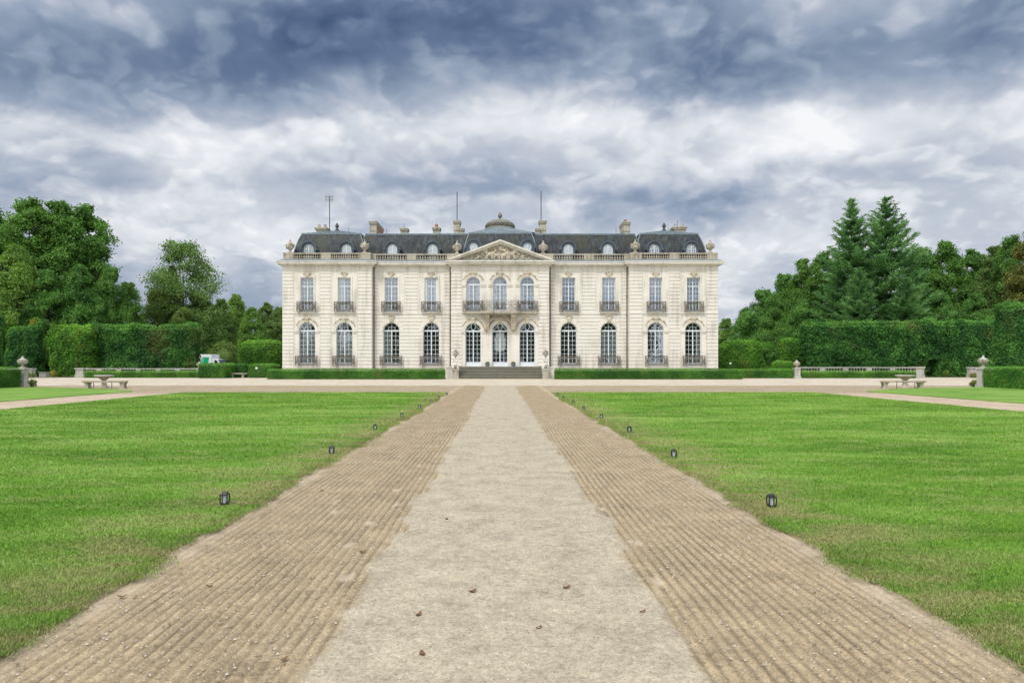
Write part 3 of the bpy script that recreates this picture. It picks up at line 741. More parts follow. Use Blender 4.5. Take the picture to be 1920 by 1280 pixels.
# ---- windows ----
def window(q, cx, hw, z0, zs, arched, D, cols, rows, panel=0., trans=None, fan='radial', curtain=None, fw=.062):
    """frame mesh with pane (and curtain) children"""
    y0, y1 = D+.24, D+.31; b = MB(); zt = zs+(hw if arched else 0)
    b.box(cx-hw, cx-hw+fw, y0, y1, z0, zs); b.box(cx+hw-fw, cx+hw, y0, y1, z0, zs)
    b.box(cx-hw+fw, cx+hw-fw, y0, y1, z0, z0+fw+panel)
    zb = z0+fw+panel; ztl = zs if arched else zs-fw
    if not arched: b.box(cx-hw+fw, cx+hw-fw, y0, y1, zs-fw, zs)
    if arched:
        b.box(cx-hw+fw, cx+hw-fw, y0-.03, y1, zs-.09, zs+.07); top_l = zs-.09
        A1 = [(cx+hw*math.cos(PI-PI*i/NA), zs+hw*math.sin(PI*i/NA)) for i in range(NA+1)]; r2 = hw-fw
        A2 = [(cx+r2*math.cos(PI-PI*i/NA), zs+r2*math.sin(PI*i/NA)) for i in range(NA+1)]
        b.quadband([(p, y0, z) for p, z in A1], [(p, y0, z) for p, z in A2]); b.quadband([(p, y0, z) for p, z in A2], [(p, y1, z) for p, z in A2])
        if fan == 'radial':
            for a in (PI*.25, PI*.5, PI*.75):
                ri = .42*hw if a != PI*.5 else 0.
                b.tube([(cx+ri*math.cos(a), y0+.03, zs+.05+ri*math.sin(a)), (cx+r2*math.cos(a), y0+.03, zs+r2*math.sin(a))], .026, 4)
            b.tube([(cx+.45*hw*math.cos(PI*i/10), y0+.03, zs+.06+.45*hw*math.sin(PI*i/10)) for i in range(11)], .026, 4)
        elif fan == 'oval':
            b.tube([(cx+.26*hw*math.cos(2*PI*i/16), y0+.03, zs+.07+.46*hw+.42*hw*math.sin(2*PI*i/16)) for i in range(17)], .035, 4)
            for s in (-1, 1):
                b.tube([(cx+s*(.20+.72*t_)*hw, y0+.03, zs+.07+(.86-.86*t_**.55)*hw) for t_ in [i/8 for i in range(9)]], .035, 4)
    else: top_l = ztl
    if trans is not None:
        b.box(cx-hw+fw, cx+hw-fw, y0-.02, y1, trans-.05, trans+.05)
    b.box(cx-.055, cx+.055, y0-.02, y1, zb, top_l if trans is None else trans-.05)
    if trans is not None: b.box(cx-.04, cx+.04, y0-.01, y1, trans+.05, ztl)
    mt = .017
    for s in (-1, 1):
        for k_ in range(1, cols):
            xm = cx+s*(.065+(hw-fw-.065)*k_/cols)
            b.box(xm-mt, xm+mt, y0+.015, y1-.01, zb, top_l)
    tl = trans-.05 if trans is not None else top_l
    for k_ in range(1, rows):
        zm = zb+(tl-zb)*k_/rows; b.box(cx-hw+fw, cx+hw-fw, y0+.018, y1-.012, zm-mt, zm+mt)
    if trans is not None:
        zm = (trans+.05+ztl)/2; b.box(cx-hw+fw, cx+hw-fw, y0+.018, y1-.012, zm-mt, zm+mt)
    name = 'french_door' if q == 'door' else 'window'
    o = build(b, name, 'white_paint')
    g = MB(); yg = y0+.045
    if arched:
        pts = [(cx-hw+.02, z0+.02), (cx+hw-.02, z0+.02)]+[(cx+(hw-.02)*math.cos(PI*i/NA), zs+(hw-.02)*math.sin(PI*i/NA)) for i in range(NA+1)]
    else: pts = [(cx-hw+.02, z0+.02), (cx+hw-.02, z0+.02), (cx+hw-.02, zs-.02), (cx-hw+.02, zs-.02)]
    g.add([(p, yg, z) for p, z in pts], [tuple(range(len(pts)))]); sub(g, 'pane', 'window_glass', o)
    if curtain:
        c_ = MB(); n_ = 30
        if curtain in ('full', 'fullhigh'):
            spans = [(cx-hw+.05, cx+hw-.05, zb, top_l if curtain == 'full' else top_l)]
        elif curtain == 'sides': spans = [(cx-hw+.05, cx-hw+.34, zb, top_l), (cx+hw-.30, cx+hw-.05, zb, top_l)]
        elif curtain == 'left': spans = [(cx-hw+.05, cx-.1, zb, top_l)]
        elif curtain == 'right': spans = [(cx+.3, cx+hw-.05, zb, top_l)]
        for (xa, xb, za, zb2) in spans:
            mm = max(4, int((xb-xa)/.05)); L1 = [(xa+(xb-xa)*i/mm, yg+.16+.03*math.sin(i*1.9), za) for i in range(mm+1)]
            c_.quadband(L1, [(x_, y_, zb2) for x_, y_, _ in L1])
        sub(c_, 'curtain', 'curtain_pale', o, True)
    return o
curt = ['full', 'full', 'left', None, None, 'full', 'right', 'right']
for i, q in enumerate(bays):
    window('w', q['x'], q['lw'], q['z0'], q['zs'], True, q['D'], 2, 7, .22, curtain=curt[i])
    window('w', q['x'], q['uw'] if i != 3 else q['uw'], q['u0'], q['u1'], False, q['D'], 2, 5, .22, trans=PZ(536.5, q['D']), curtain={0: None, 3: 'sides', 5: 'full', 1: 'left'}.get(i))
for i, q in enumerate(cen):
    d = window('door', q['x'], q['lw'], q['z0'], q['zs'], True, q['D'], 2, 7, .36, fan='oval', fw=.09)
    window('w', q['x'], q['uw'], q['u0'], q['us'], True, q['D'], 2, 6, .22, curtain='sides')
    if i == 1:   # white panel standing in for daylight through the rear window
        b = MB(); cx, D = q['x'], q['D']; zt, zb = PZ(627, D), PZ(652, D)
        hwd = .63
        arc = [(cx-hwd, zt-.35), (cx-hwd*.93, zb)]+[(cx-hwd*.93*math.cos(PI*k_/10), zb-.42*math.sin(PI*k_/10)) for k_ in range(1, 10)]+[(cx+hwd*.93, zb), (cx+hwd, zt-.35), (cx+.42, zt-.3), (cx+.38, zt+.18), (cx+.12, zt+.2), (cx+.1, zt-.25), (cx-.1, zt-.25), (cx-.12, zt+.2), (cx-.38, zt+.18), (cx-.42, zt-.3)]
        b.prism(arc, D+.315, D+.33); sub(b, 'curtain', 'inner_white', d)
# louvred side shutters of the narrow upper window in the left wing
q = bays[3]; b = MB()
for s in (-1, 1):
    xa, xb = q['x']+s*(q['uw']-.22), q['x']+s*(q['uw']+.0); b.box(min(xa, xb), max(xa, xb), q['D']+.16, q['D']+.20, q['u0']+.02, q['u1']-.02)
build(b, 'shutter', 'white_paint')
# ---- balcony railings ----
def railing(cx, hw, z0, z1, D, pr=.34, wide=False):
    b = MB(); y = D-pr; bt = .022
    for z_ in (z0+.05, z0+.22, z1-.22, z1-.03): b.box(cx-hw, cx+hw, y-bt, y+bt, z_-.02, z_+.02)
    b.box(cx-hw-.03, cx+hw+.03, y-.035, y+.035, z1-.03, z1+.02)
    for s in (-1, 1):
        xe = cx+s*hw
        for z_ in (z0+.05, z1-.01): b.box(xe-.02, xe+.02, y, D, z_-.02, z_+.02)
        b.box(xe-.03, xe+.03, y-.03, y+.03, z0, z1)
        xi = cx+s*(hw-.34); b.box(xi-.025, xi+.025, y-.025, y+.025, z0, z1)
        # scroll panels at both ends
        for zc, rr in ((z0+.38, .11), (z1-.38, .11), ((z0+z1)/2, .09)):
            xc = cx+s*(hw-.17); b.tube([(xc+rr*math.cos(t_*.6), y, zc+rr*1.15*math.sin(t_*.6)) for t_ in range(12)], .022, 4)
            b.tube([(xc+rr*.5*math.cos(t_*.9), y, zc+rr*.5*math.sin(t_*.9)) for t_ in range(8)], .02, 4)
        for dx in (.07, .27): b.box(xe-s*dx-.012, xe-s*dx+.012, y-.012, y+.012, z0, z1)
    nb = int((2*hw-.68)/.135); 
    for i in range(1, nb):
        xb = cx-hw+.34+(2*hw-.68)*i/nb; b.box(xb-.014, xb+.014, y-.014, y+.014, z0+.05, z1-.03)
        zz_ = z1-.12 if i % 2 else z0+.13
    for i in range(nb):
        xb = cx-hw+.34+(2*hw-.68)*(i+.5)/nb
        for zc in (z1-.125, z0+.135): b.tube([(xb+.055*math.cos(t_*1.05), y, zc+.07*math.sin(t_*1.05)) for t_ in range(7)], .014, 4)
    return build(b, 'balcony_railing', 'iron_brown')
for q in bays:
    D = q['D']
    railing(q['x'], 20.3/F*D, PZ(685.8, D), PZ(667.3, D), D-.1*0)
    railing(q['x'], 17.6/F*D, PZ(585, D), PZ(566.3, D), D)
# main balcony
D = DC; zsl, zr0, zr1 = PZ(588, D), PZ(584, D), PZ(565, D)
railing(cen[0]['x']-.02, 18.3/F*D, zr0, zr1, D); railing(cen[2]['x']+.02, 18.3/F*D, zr0, zr1, D)
b = MB(); x0, x1 = PX(904, D), PX(971.5, D)
b.box(PX(868, D), PX(1007, D), D-.5, D, zsl-.02, zr0-.02); b.box(x0-.12, x1+.12, D-1.3, D-.501, zsl-.02, zr0-.02); b.box(x0, x1, D-1.18, D, zsl-.14, zsl-.021); 
build(b, 'balcony', 'stone_weathered')
b = MB(); y = D-1.2
for z_ in (zr0+.04, zr1-.17, zr1): b.box(x0, x1, y-.022, y+.022, z_-.02, z_+.02)
for s, xe in ((-1, x0), (1, x1)):
    for z_ in (zr0+.04, zr1): b.box(xe-.02, xe+.02, y, D-.3, z_-.02, z_+.02)
    for k_ in range(6): b.box(xe-.02, xe+.02, y+k_*.16-.015, y+k_*.16+.015, zr0, zr1)
npan = 5; pw = (x1-x0)/npan
for i in range(npan+1): b.box(x0+pw*i-.025, x0+pw*i+.025, y-.02, y+.02, zr0-.02, zr1)
for i in range(npan):
    xc = x0+pw*(i+.5); zc = (zr0+zr1)/2
    for s in (-1, 1):
        b.tube([(xc+s*(.06+.020*t_)*math.cos(t_*.62)*1.25, y, zc+(.08+.030*t_)*math.sin(t_*.62)) for t_ in range(13)], .02, 4)
        for zz_ in (zr0+.22, zr1-.36): b.tube([(xc+s*.2+.11*math.cos(t_*.75), y, zz_+.12*math.sin(t_*.75)) for t_ in range(9)], .018, 4)
    if i == 2:
        for k_ in range(-3, 4): b.tube([(xc, y-.03, zr0+.1), (xc+.14*k_, y-.03, zr0+.55), (xc+.08*k_, y-.03, zr1-.1)], .018, 4)
build(b, 'balcony_railing', 'iron_brown')
for px in (912.3, 962.8):      # carved consoles
    b = MB(); xc = PX(px, D); zt = zsl-.14
    prof = [(D, zt), (D-1.05, zt), (D-1.08, zt-.22), (D-.72, zt-.42), (D-.50, zt-.8), (D-.46, zt-1.2), (D-.30, zt-1.65), (D, zt-1.75)]
    m_ = len(prof); b.add([(xc-.30, p, z) for p, z in prof]+[(xc+.30, p, z) for p, z in prof], [tuple(range(m_)), tuple(range(2*m_-1, m_-1, -1))]+[(i, i+m_, (i+1) % m_+m_, (i+1) % m_) for i in range(m_)])
    for k_ in range(7): b.blob((xc+random.uniform(-.14, .14), D-.52+.02*k_, zt-.5-.16*k_), (.16, .12, .14), 7, 5, .3)
    b.blob((xc, D-.8, zt-.33), (.27, .2, .15), 8, 5, .1); build(b, 'console', 'limestone_carved', smooth=False)
b = MB()
for k_ in range(26):           # garland over the middle door
    a = k_/25*2-1; b.blob((cen[1]['x']+a*1.15, D-.12, zsl-.33-.22*abs(math.sin(a*4.5))), (.12, .09, .11), 7, 5, .3)
build(b, 'carving', 'limestone_carved', smooth=True)
# ---- downpipes ----
for px in (697.3, 845.5, 1030.3, 1179.6):
    b = MB(); dd = DW-.1; xx = PX(px, DP)+(.13 if px in (697.3, 1030.3) else -.13)
    b.tube([(xx, dd, .2), (xx, dd, ZT+.45)], .06, 8)
    for k_ in range(6): b.lathe([(.085, 0), (.085, .07)], (xx, dd, 1.2+k_*1.9), 8)
    build(b, 'downpipe', 'gutter_pipe')
# ---- roof balustrade ----
def bal_prof(h, r): return [(r*.85, 0), (r*.85, h*.06), (r*.5, h*.10), (r*.55, h*.16), (r*1.0, h*.30), (r*.92, h*.42), (r*.42, h*.72), (r*.5, h*.80), (r*.75, h*.84), (r*.75, h*.90), (r*.9, h*.93), (r*.9, h)]
def mk_baluster(h, r, mat):
    b = MB(); b.lathe(bal_prof(h, r), (0, 0, 0), 10); return b
ZB0, ZB1 = ZC+.22, PZ(474.3, 74.8)
bh = ZB1-ZB0-.26
bb = mk_baluster(bh, .105, '').build('baluster', MAT['stone_weathered'], None, smooth=True)
bmesh_data = bb.data; bpy.data.objects.remove(bb)
secs = [(551, 602.6, DP), (621, 672, DP), (706, 763, DW), (781, 838, DW), (1037.5, 1094.5, DW), (1113, 1169.5, DW), (1203, 1254.5, DP), (1273.5, 1324.5, DP)]
for (pa, pb, D) in secs:
    y = D+.32; xa, xb = PX(pa, y), PX(pb, y); b = MB()
    b.box(xa, xb, y-.16, y+.16, ZB0-.05, ZB0+.13); b.box(xa, xb, y-.17, y+.17, ZB1-.13, ZB1); 
    o = build(b, 'balustrade', 'stone_weathered')
    nb = 12
    for i in range(nb):
        c_ = bpy.data.objects.new('baluster', bmesh_data); COL.objects.link(c_); c_.parent = o
        c_.location = (xa+(xb-xa)*(i+.5)/nb-ORG[0], y-ORG[1], ZB0+.13-ORG[2])
# solid dado blocks between sections
b = MB()
def dado(pa, pb, D, ex=0.):
    y = D+.32; xa, xb = PX(pa, y), PX(pb, y); b.box(xa, xb, y-.20, y+.20, ZB0-.06, ZB1-.17); b.box(xa-.03, xb+.03, y-.23, y+.23, ZB1-.17, ZB1+.012); b.box(xa-.03, xb+.03, y-.24, y+.24, ZB0-.05, ZB0+.1)
for pa, pb, D in ((532, 551, DP), (602.6, 621, DP), (672, 695, DP), (763, 781, DW), (1094.5, 1113, DW), (1181.5, 1203, DP), (1254.5, 1273.5, DP), (1324.5, 1345, DP)): dado(pa, pb, D)
dado(695.6, 706, DW); dado(1169.5, 1180.5, DW); dado(838, 866, DW); dado(1009, 1037.5, DW)
for s, xe in ((-1, PX(532, DP)), (1, PX(1345, DP))):
    b.box(xe-.18, xe+.18, DP+.6, DBACK, ZB0-.06, ZB1-.17); b.box(xe-.21, xe+.21, DP+.6, DBACK, ZB1-.17, ZB1+.01)
build(b, 'parapet', 'stone_weathered')
# urns on the parapet
def roof_urn(px, D):
    b = MB(); x_ = PX(px, D+.32); z_ = ZB1
    b.lathe([(.27, 0), (.27, .09), (.16, .14), (.11, .24), (.16, .32), (.34, .52), (.40, .74), (.36, .92), (.22, 1.02), (.24, 1.07), (.20, 1.13), (.10, 1.22), (.07, 1.30), (.11, 1.38), (.05, 1.46)], (x_, D+.32, z_), 14)
    rr = random.Random(int(px))
    for k_ in range(26):
        a = k_*2.4; b.blob((x_+.38*math.cos(a), D+.32+.38*math.sin(a), z_+.5+.5*rr.random()), (.09, .09, .1), 6, 4, .3, rr)
    for s in (-1, 1): b.tube([(x_+s*.3, D+.32, z_+.98), (x_+s*.47, D+.32, z_+.9), (x_+s*.45, D+.32, z_+.68), (x_+s*.36, D+.32, z_+.6)], .05, 6)
    build(b, 'urn', 'stone_weathered', smooth=True)
for px, D in ((544, DP), (684, DP), (857, DW), (1018.5, DW), (1191, DP), (1331.5, DP)): roof_urn(px, D)
# ---- pediment ----
yp = DC-.12; zb = ZC-.10; xa, xb = PX(838, yp), PX(1038, yp); xm = PX(938, yp); za = PZ(450.5, yp)
b = MB(); th = .40
def rake_prism(ra, rb, y0, y1):   # band of the raking cornice between offsets ra..rb under the top line
    for s, xe in ((-1, xa), (1, xb)):
        P4 = [(xe, zb+.22-ra*.0), (xm, za-ra), (xm, za-rb), (xe+(-s)*(rb-0)*2.0, zb+.22-0.0)]
        P4 = [(xe-s*ra*2.0, zb+.22), (xm, za-ra), (xm, za-rb), (xe-s*rb*2.0, zb+.22)]
        if s > 0: P4 = P4[::-1]
        b.prism(P4, y0, y1)
rake_prism(0, .16, yp-.55, yp+1.6); rake_prism(.163, .30, yp-.40, yp+1.5); rake_prism(.303, .45, yp-.22, yp+1.4)
b.box(xa, xb, yp-.56, yp+1.0, ZC-.08, ZC+.06); b.box(xa+.05, xb-.05, yp-.40, yp+1.0, ZC-.22, ZC-.083)
ped = build(b, 'pediment', 'limestone')
t_ = MB(); t_.prism([(xa+.8, zb+.16), (xb-.8, zb+.16), (xm, za-.42)], yp+.05, yp+.3); sub(t_, 'tympanum', 'stone_weathered', ped)
rl = MB(); rr = random.Random(3)
zf = ZC+.07
def fig(cx, cz, s, flip=1):       # reclining / riding figure out of joined volumes
    rl.blob((cx, yp-.02, cz), (.20*s, .17, .30*s), 8, 6, .12, rr); rl.blob((cx+.06*flip, yp-.06, cz+.40*s), (.11*s, .12, .13*s), 7, 5, .1, rr)
    rl.tube([(cx+.05*flip, yp-.05, cz+.2*s), (cx+.32*flip*s, yp-.1, cz+.14*s), (cx+.5*flip*s, yp-.08, cz+.34*s)], [.075*s, .06*s, .045*s], 6)
    rl.tube([(cx, yp-.03, cz-.2*s), (cx+.36*flip*s, yp-.12, cz-.22*s), (cx+.58*flip*s, yp-.08, cz-.42*s)], [.11*s, .09*s, .06*s], 6)
def horse(cx, cz, s, flip=1):
    rl.blob((cx, yp-.03, cz), (.42*s, .2, .24*s), 9, 6, .1, rr)
    rl.tube([(cx+.3*flip*s, yp-.06, cz+.08*s), (cx+.52*flip*s, yp-.1, cz+.42*s), (cx+.78*flip*s, yp-.1, cz+.34*s)], [.17*s, .11*s, .06*s], 7)
    for dx in (-.32, -.2, .25, .38): rl.tube([(cx+dx*s, yp-.06, cz-.1*s), (cx+(dx+.1*flip)*s, yp-.1, cz-.35*s), (cx+dx*s, yp-.06, cz-.58*s)], [.09*s, .06*s, .045*s], 5)
fig(xm, zf+1.35, .95); fig(xm-.5, zf+1.1, .7, -1); fig(xm+.55, zf+1.1, .75)
horse(xm-1.15, zf+.72, 1., -1); horse(xm+1.15, zf+.72, 1., 1); horse(xm-.35, zf+.62, .9, -1); horse(xm+.4, zf+.6, .9, 1)
fig(xm-1.5, zf+1.15, .6, -1); fig(xm+1.55, zf+1.1, .62); fig(xm-2.4, zf+.42, .75, -1); fig(xm+2.4, zf+.42, .75); fig(xm-2.0, zf+.75, .5); fig(xm+2.05, zf+.72, .5, -1)
fig(xm-3.1, zf+.24, .5, -1); fig(xm+3.1, zf+.24, .5)
for k_ in range(130):
    x_ = rr.gauss(0, 1.5); 
    if abs(x_) > 3.7: continue
    hmax = (1-abs(x_)/4.3)*1.75; z_ = zf+.05+rr.random()**.8*hmax
    rl.blob((xm+x_, yp+.02, z_), (rr.uniform(.06, .17), rr.uniform(.08, .2), rr.uniform(.05, .15)), 7, 5, .3, rr)
sub(rl, 'relief', 'limestone_carved', ped, True)
# ---- roofs ----
def mansard(x0, x1, y0, z0, z1, ins, yb, name='roof', tilt=None):
    b = MB(); prof = [(0, 0), (.16, .25), (.36, .5), (.62, .75), (.86, .92), (1, 1)]
    vs = []; 
    for (i_, h_) in prof:
        d_ = ins*i_; z_ = z0+(z1-z0)*h_; vs += [(x0+d_, y0+d_*1.2, z_), (x1-d_, y0+d_*1.2, z_), (x1-d_, yb-d_, z_), (x0+d_, yb-d_, z_)]
    fs = [(j*4+i, j*4+(i+1) % 4, (j+1)*4+(i+1) % 4, (j+1)*4+i) for j in range(len(prof)-1) for i in range(4)]+[(0, 3, 2, 1), tuple(len(vs)-4+i for i in range(4))]
    b.add(vs, fs); o = build(b, name, 'slate')
    e = MB(); d_ = ins; xx0, xx1, yy0 = x0+d_, x1-d_, y0+d_*1.2
    e.box(xx0-.08, xx1+.08, yy0-.1, yy0+.15, z1-.12, z1+.05); e.box(xx0-.1, xx0+.1, yy0+.151, yb-d_, z1-.12, z1+.05); e.box(xx1-.1, xx1+.1, yy0+.151, yb-d_, z1-.12, z1+.05)
    # hip rolls
    for (vx, sx) in ((0, 1), (1, -1)):
        e.tube([(vs[j*4+vx][0], vs[j*4+vx][1], vs[j*4+vx][2]) for j in range(len(prof))], .06, 6)
    sub(e, 'roof_edging', 'zinc_edge', o)
    return o, (xx0, xx1, yy0, yb-d_)
ZR = ZC+.2
zpv = PZ(437.8, 76.2); zmn = PZ(438.8, 76.9)
for (p0, p1, pk, sgn) in ((547.5, 686, 632, -1), (1190, 1327.5, 1245, 1)):
    o, (a, c2, y0, y1) = mansard(PX(p0, 75.2), PX(p1, 75.2), 75.2, ZR, zpv, .85, 90)
    t_ = MB(); xk = PX(pk, 81); zk = PZ(431.8, 81)
    t_.add([(a, y0, zpv+.02), (c2, y0, zpv+.02), (c2, y1, zpv+.02), (a, y1, zpv+.02), (xk, 81, zk), (xk, 85, zk)], [(0, 1, 4), (1, 2, 5, 4), (2, 3, 5), (3, 0, 4, 5)])
    for k_ in range(1, 14):     # standing seams
        x_ = a+(c2-a)*k_/14; f = (x_-a)/(xk-a) if x_ < xk else (c2-x_)/(c2-xk)
        t_.bar((x_, y0, zpv+.04), (x_, y0+(81-y0)*f, zpv+.04+(zk-zpv)*f), .04)
    sub(t_, 'lead_roof', 'lead', o)
    f_ = MB(); f_.lathe([(.2, 0), (.22, .15), (.1, .22), (.08, .32), (.2, .40), (.22, .55), (.16, .72), (.06, .9), (.01, .95)], (xk, 81, zk-.05), 10); sub(f_, 'finial', 'iron', o, True)
    # valley strip beside the pavilion
    s_ = MB(); xx = PX(p1 if sgn < 0 else p0, 75.2)
o, (a, c2, y0, y1) = mansard(PX(670, 76), PX(1206, 76), 75.95, ZR, zmn, .8, 89)
t_ = MB(); t_.add([(a, y0, zmn+.02), (c2, y0, zmn+.02), (c2, y1, zmn+.02), (a, y1, zmn+.02), (a+3, 83, zmn+.35), (c2-3, 83, zmn+.35)], [(0, 1, 5, 4), (1, 2, 5), (2, 3, 4, 5), (3, 0, 4)]); sub(t_, 'lead_roof', 'lead', o)
# central pavilion roof, slightly proud
o, (a, c2, y0, y1) = mansard(PX(866, 75.6), PX(1010, 75.6), 75.6, ZR, zmn+.06, .8, 89)
t_ = MB(); xk = PX(938, 80.5); zk = PZ(424, 80.5); xa2, xb2 = PX(880, 77), PX(1003, 77)
t_.add([(xa2, y0, zmn+.1), (xb2, y0, zmn+.1), (xb2, 88, zmn+.1), (xa2, 88, zmn+.1), (xk, 80.5, zk), (xk, 86, zk)], [(0, 1, 4), (1, 2, 5, 4), (2, 3, 5), (3, 0, 4, 5)]); sub(t_, 'lead_roof', 'lead', o)
dr = MB(); yd = 84.5; xd = PX(937.5, yd); r0 = 27/F*yd; z0 = PZ(431, yd); z1 = PZ(413.5, yd)
dr.lathe([(r0*1.12, z0-.6), (r0*1.12, z0), (r0, z0+.15), (r0*.93, z0+.45), (r0*.98, z0+.6), (r0*.96, z0+.72), (r0*.80, z1-.25), (r0*.62, z1-.05), (r0*.3, z1), (.1, z1+.02)], (xd, yd, 0), 24)
for k_ in range(24):
    a_ = 2*PI*k_/24
    for j_ in range(5):
        aa = a_+j_*.05; dz = -.16*math.sin(PI*j_/4); dr.blob((xd+r0*1.0*math.cos(aa), yd+r0*math.sin(aa), z0+.48+dz), .09, 6, 4, .2)
lan = sub(dr, 'lantern', 'stone_dark', o)
f_ = MB(); f_.lathe([(.28, 0), (.28, .12), (.12, .2), (.1, .3), (.26, .48), (.28, .66), (.18, .86), (.06, 1.02), (.01, 1.05)], (xd, yd, z1-.02), 12); sub(f_, 'finial', 'stone_dark', o, True)
# ---- dormers ----
def dormer(px, D, rnd=False, curtain=True):
    b = MB(); y = D; x_ = PX(px, y); ro, ri = 15.5/F*y, 9.2/F*y; zc = PZ(466.5 if not rnd else 463, y); z0_ = ZR-.1; yb = y+2.2
    n_ = 16
    if rnd: ri = 8.0/F*y
    outer = [(x_+ro*math.cos(PI*i/n_), zc+ro*math.sin(PI*i/n_)*1.0) for i in range(n_+1)]
    b.quadband([(p, y-.12, z) for p, z in outer], [(p, yb, z) for p, z in outer])
    mid = [(x_+(ro-.17)*math.cos(PI*i/n_), zc+(ro-.17)*math.sin(PI*i/n_)) for i in range(n_+1)]
    b.quadband([(p, y-.12, z) for p, z in outer], [(p, y-.12, z) for p, z in mid]); b.quadband([(p, y-.12, z) for p, z in mid], [(p, y, z) for p, z in mid])
    for s in (-1, 1): b.box(min(x_+s*(ro+.1), x_+s*(ro-.17)), max(x_+s*(ro+.1), x_+s*(ro-.17)), y-.14, y+.2, zc-.14, zc+.02)
    if rnd:
        m2 = [(x_+(ro-.17)*math.cos(2*PI*i/24), zc+(ro-.17)*math.sin(2*PI*i/24)) for i in range(25)]
        inn = [(x_+ri*math.cos(2*PI*i/24), zc+ri*math.sin(2*PI*i/24)) for i in range(25)]
        b.quadband([(p, y, z) for p, z in m2], [(p, y, z) for p, z in inn]); b.quadband([(p, y, z) for p, z in inn], [(p, y+.3, z) for p, z in inn])
        b.box(x_-ro+.1, x_-ri-.02, y+.006, y+1.5, z0_, zc); b.box(x_+ri+.02, x_+ro-.1, y+.006, y+1.5, z0_, zc); b.box(x_-ro+.1, x_+ro-.1, y+.008, y+1.5, z0_, zc-ri-.02)
    else:
        inn = [(x_+ri*math.cos(PI*i/n_), zc+ri*math.sin(PI*i/n_)) for i in range(n_+1)]
        b.quadband([(p, y, z) for p, z in mid], [(p, y, z) for p, z in inn]); b.quadband([(p, y, z) for p, z in inn], [(p, y+.3, z) for p, z in inn])
        b.box(x_-ro+.12, x_-ri, y+.0, y+1.5, z0_, zc); b.box(x_+ri, x_+ro-.12, y, y+1.5, z0_, zc)
    o = build(b, 'dormer', 'lead_dark')
    f = MB(); yf = y+.16; fw = .07
    if rnd:
        f.tube([(x_+(ri-.05)*math.cos(2*PI*i/20), yf, zc+(ri-.05)*math.sin(2*PI*i/20)) for i in range(21)], .06, 5)
        f.box(x_-.025, x_+.025, yf-.02, yf+.03, zc-ri, zc+ri)
    else:
        f.tube([(x_+(ri-.04)*math.cos(PI*i/12), yf, zc+(ri-.04)*math.sin(PI*i/12)) for i in range(13)], .055, 5)
        for s in (-1, 1): f.box(x_+s*(ri-.04)-.045, x_+s*(ri-.04)+.045, yf-.04, yf+.04, z0_, zc)
        f.box(x_-.045, x_+.045, yf-.04, yf+.03, z0_, zc+ri)
        f.tube([(x_+ri*.48*math.cos(PI*i/8), yf, zc+ri*.48*math.sin(PI*i/8)) for i in range(9)], .025, 4)
        for a in (PI*.28, PI*.72): f.tube([(x_+ri*.48*math.cos(a), yf, zc+ri*.48*math.sin(a)), (x_+ri*math.cos(a), yf, zc+ri*math.sin(a))], .025, 4)
        for zq in (zc-.02, zc-.5): f.box(x_-ri, x_+ri, yf-.02, yf+.02, zq-.022, zq+.022)
        for s in (-1, 1): f.box(x_+s*ri*.5-.02, x_+s*ri*.5+.02, yf-.02, yf+.02, z0_, zc)
    w_ = sub(f, 'window', 'white_paint', o)
    g = MB()
    pts = [(x_+ri*math.cos(2*PI*i/20), zc+ri*math.sin(2*PI*i/20)) for i in range(20)] if rnd else [(x_-ri, z0_), (x_+ri, z0_)]+[(x_+ri*math.cos(PI*i/12), zc+ri*math.sin(PI*i/12)) for i in range(13)]
    g.add([(p, yf+.03, z) for p, z in pts], [tuple(range(len(pts)))]); sub(g, 'pane', 'window_glass', o)
    if curtain:
        g = MB(); g.add([(p, yf+.10+.02*math.sin(p*40), z) for p, z in pts], [tuple(range(len(pts)))]); sub(g, 'curtain', 'inner_white', o)
    else:
        g = MB(); g.add([(p, yf+.40, z) for p, z in pts], [tuple(range(len(pts)))]); sub(g, 'blind', 'room_wall', o)
for px, D, r_, c_ in ((578.5, 75.0, 0, 0), (649.5, 75.0, 0, 1), (735.5, 75.7, 0, 1), (811, 75.7, 0, 1), (1065.5, 75.7, 0, 1), (1140, 75.7, 0, 1), (1227, 75.0, 0, 0), (1296.5, 75.0, 0, 0)): dormer(px, D, r_, c_)
dormer(888, 75.35, True, True); dormer(989, 75.35, True, True)
# ---- chimneys ----
def chimney(px, wpx, top, yd, depth, zlow=None, mat='stone_weathered', pots=0, brick=False, low=False):
    b = MB(); x_ = PX(px, yd); hw = wpx/2/F*yd; zt = PZ(top, yd); z0_ = zmn-.2; y0_, y1_ = yd, yd+depth
    b.box(x_-hw*.84, x_+hw*.84, y0_, y1_, z0_, zt-.28)
    if not low:
        b.box(x_-hw*.92, x_+hw*.92, y0_-.06, y1_+.06, z0_+(zt-z0_)*.5, z0_+(zt-z0_)*.5+.14)
        b.box(x_-hw*.94, x_+hw*.94, y0_-.08, y1_+.08, zt-.38, zt-.281)
    b.box(x_-hw, x_+hw, y0_-.14, y1_+.14, zt-.28, zt-.12); b.box(x_-hw*1.08, x_+hw*1.08, y0_-.2, y1_+.2, zt-.119, zt)
    o = build(b, 'chimney', mat)
    if brick:
        c_ = MB(); c_.box(x_+hw*.842, x_+hw*.90, y0_+.3, y1_-.02, z0_, zt-.39); sub(c_, 'brick_flank', 'brick', o)
    if pots:
        p_ = MB()
        for k_ in range(pots):
            xx = x_-hw*.5+hw*1.0*(k_/(pots-1) if pots > 1 else .5); p_.lathe([(.2, 0), (.17, .35), (.2, .42)], (xx, yd+depth*.4, zt-.01), 10)
        sub(p_, 'chimney_pot', 'terracotta' if pots == 1 else 'stone_grey', o, True)
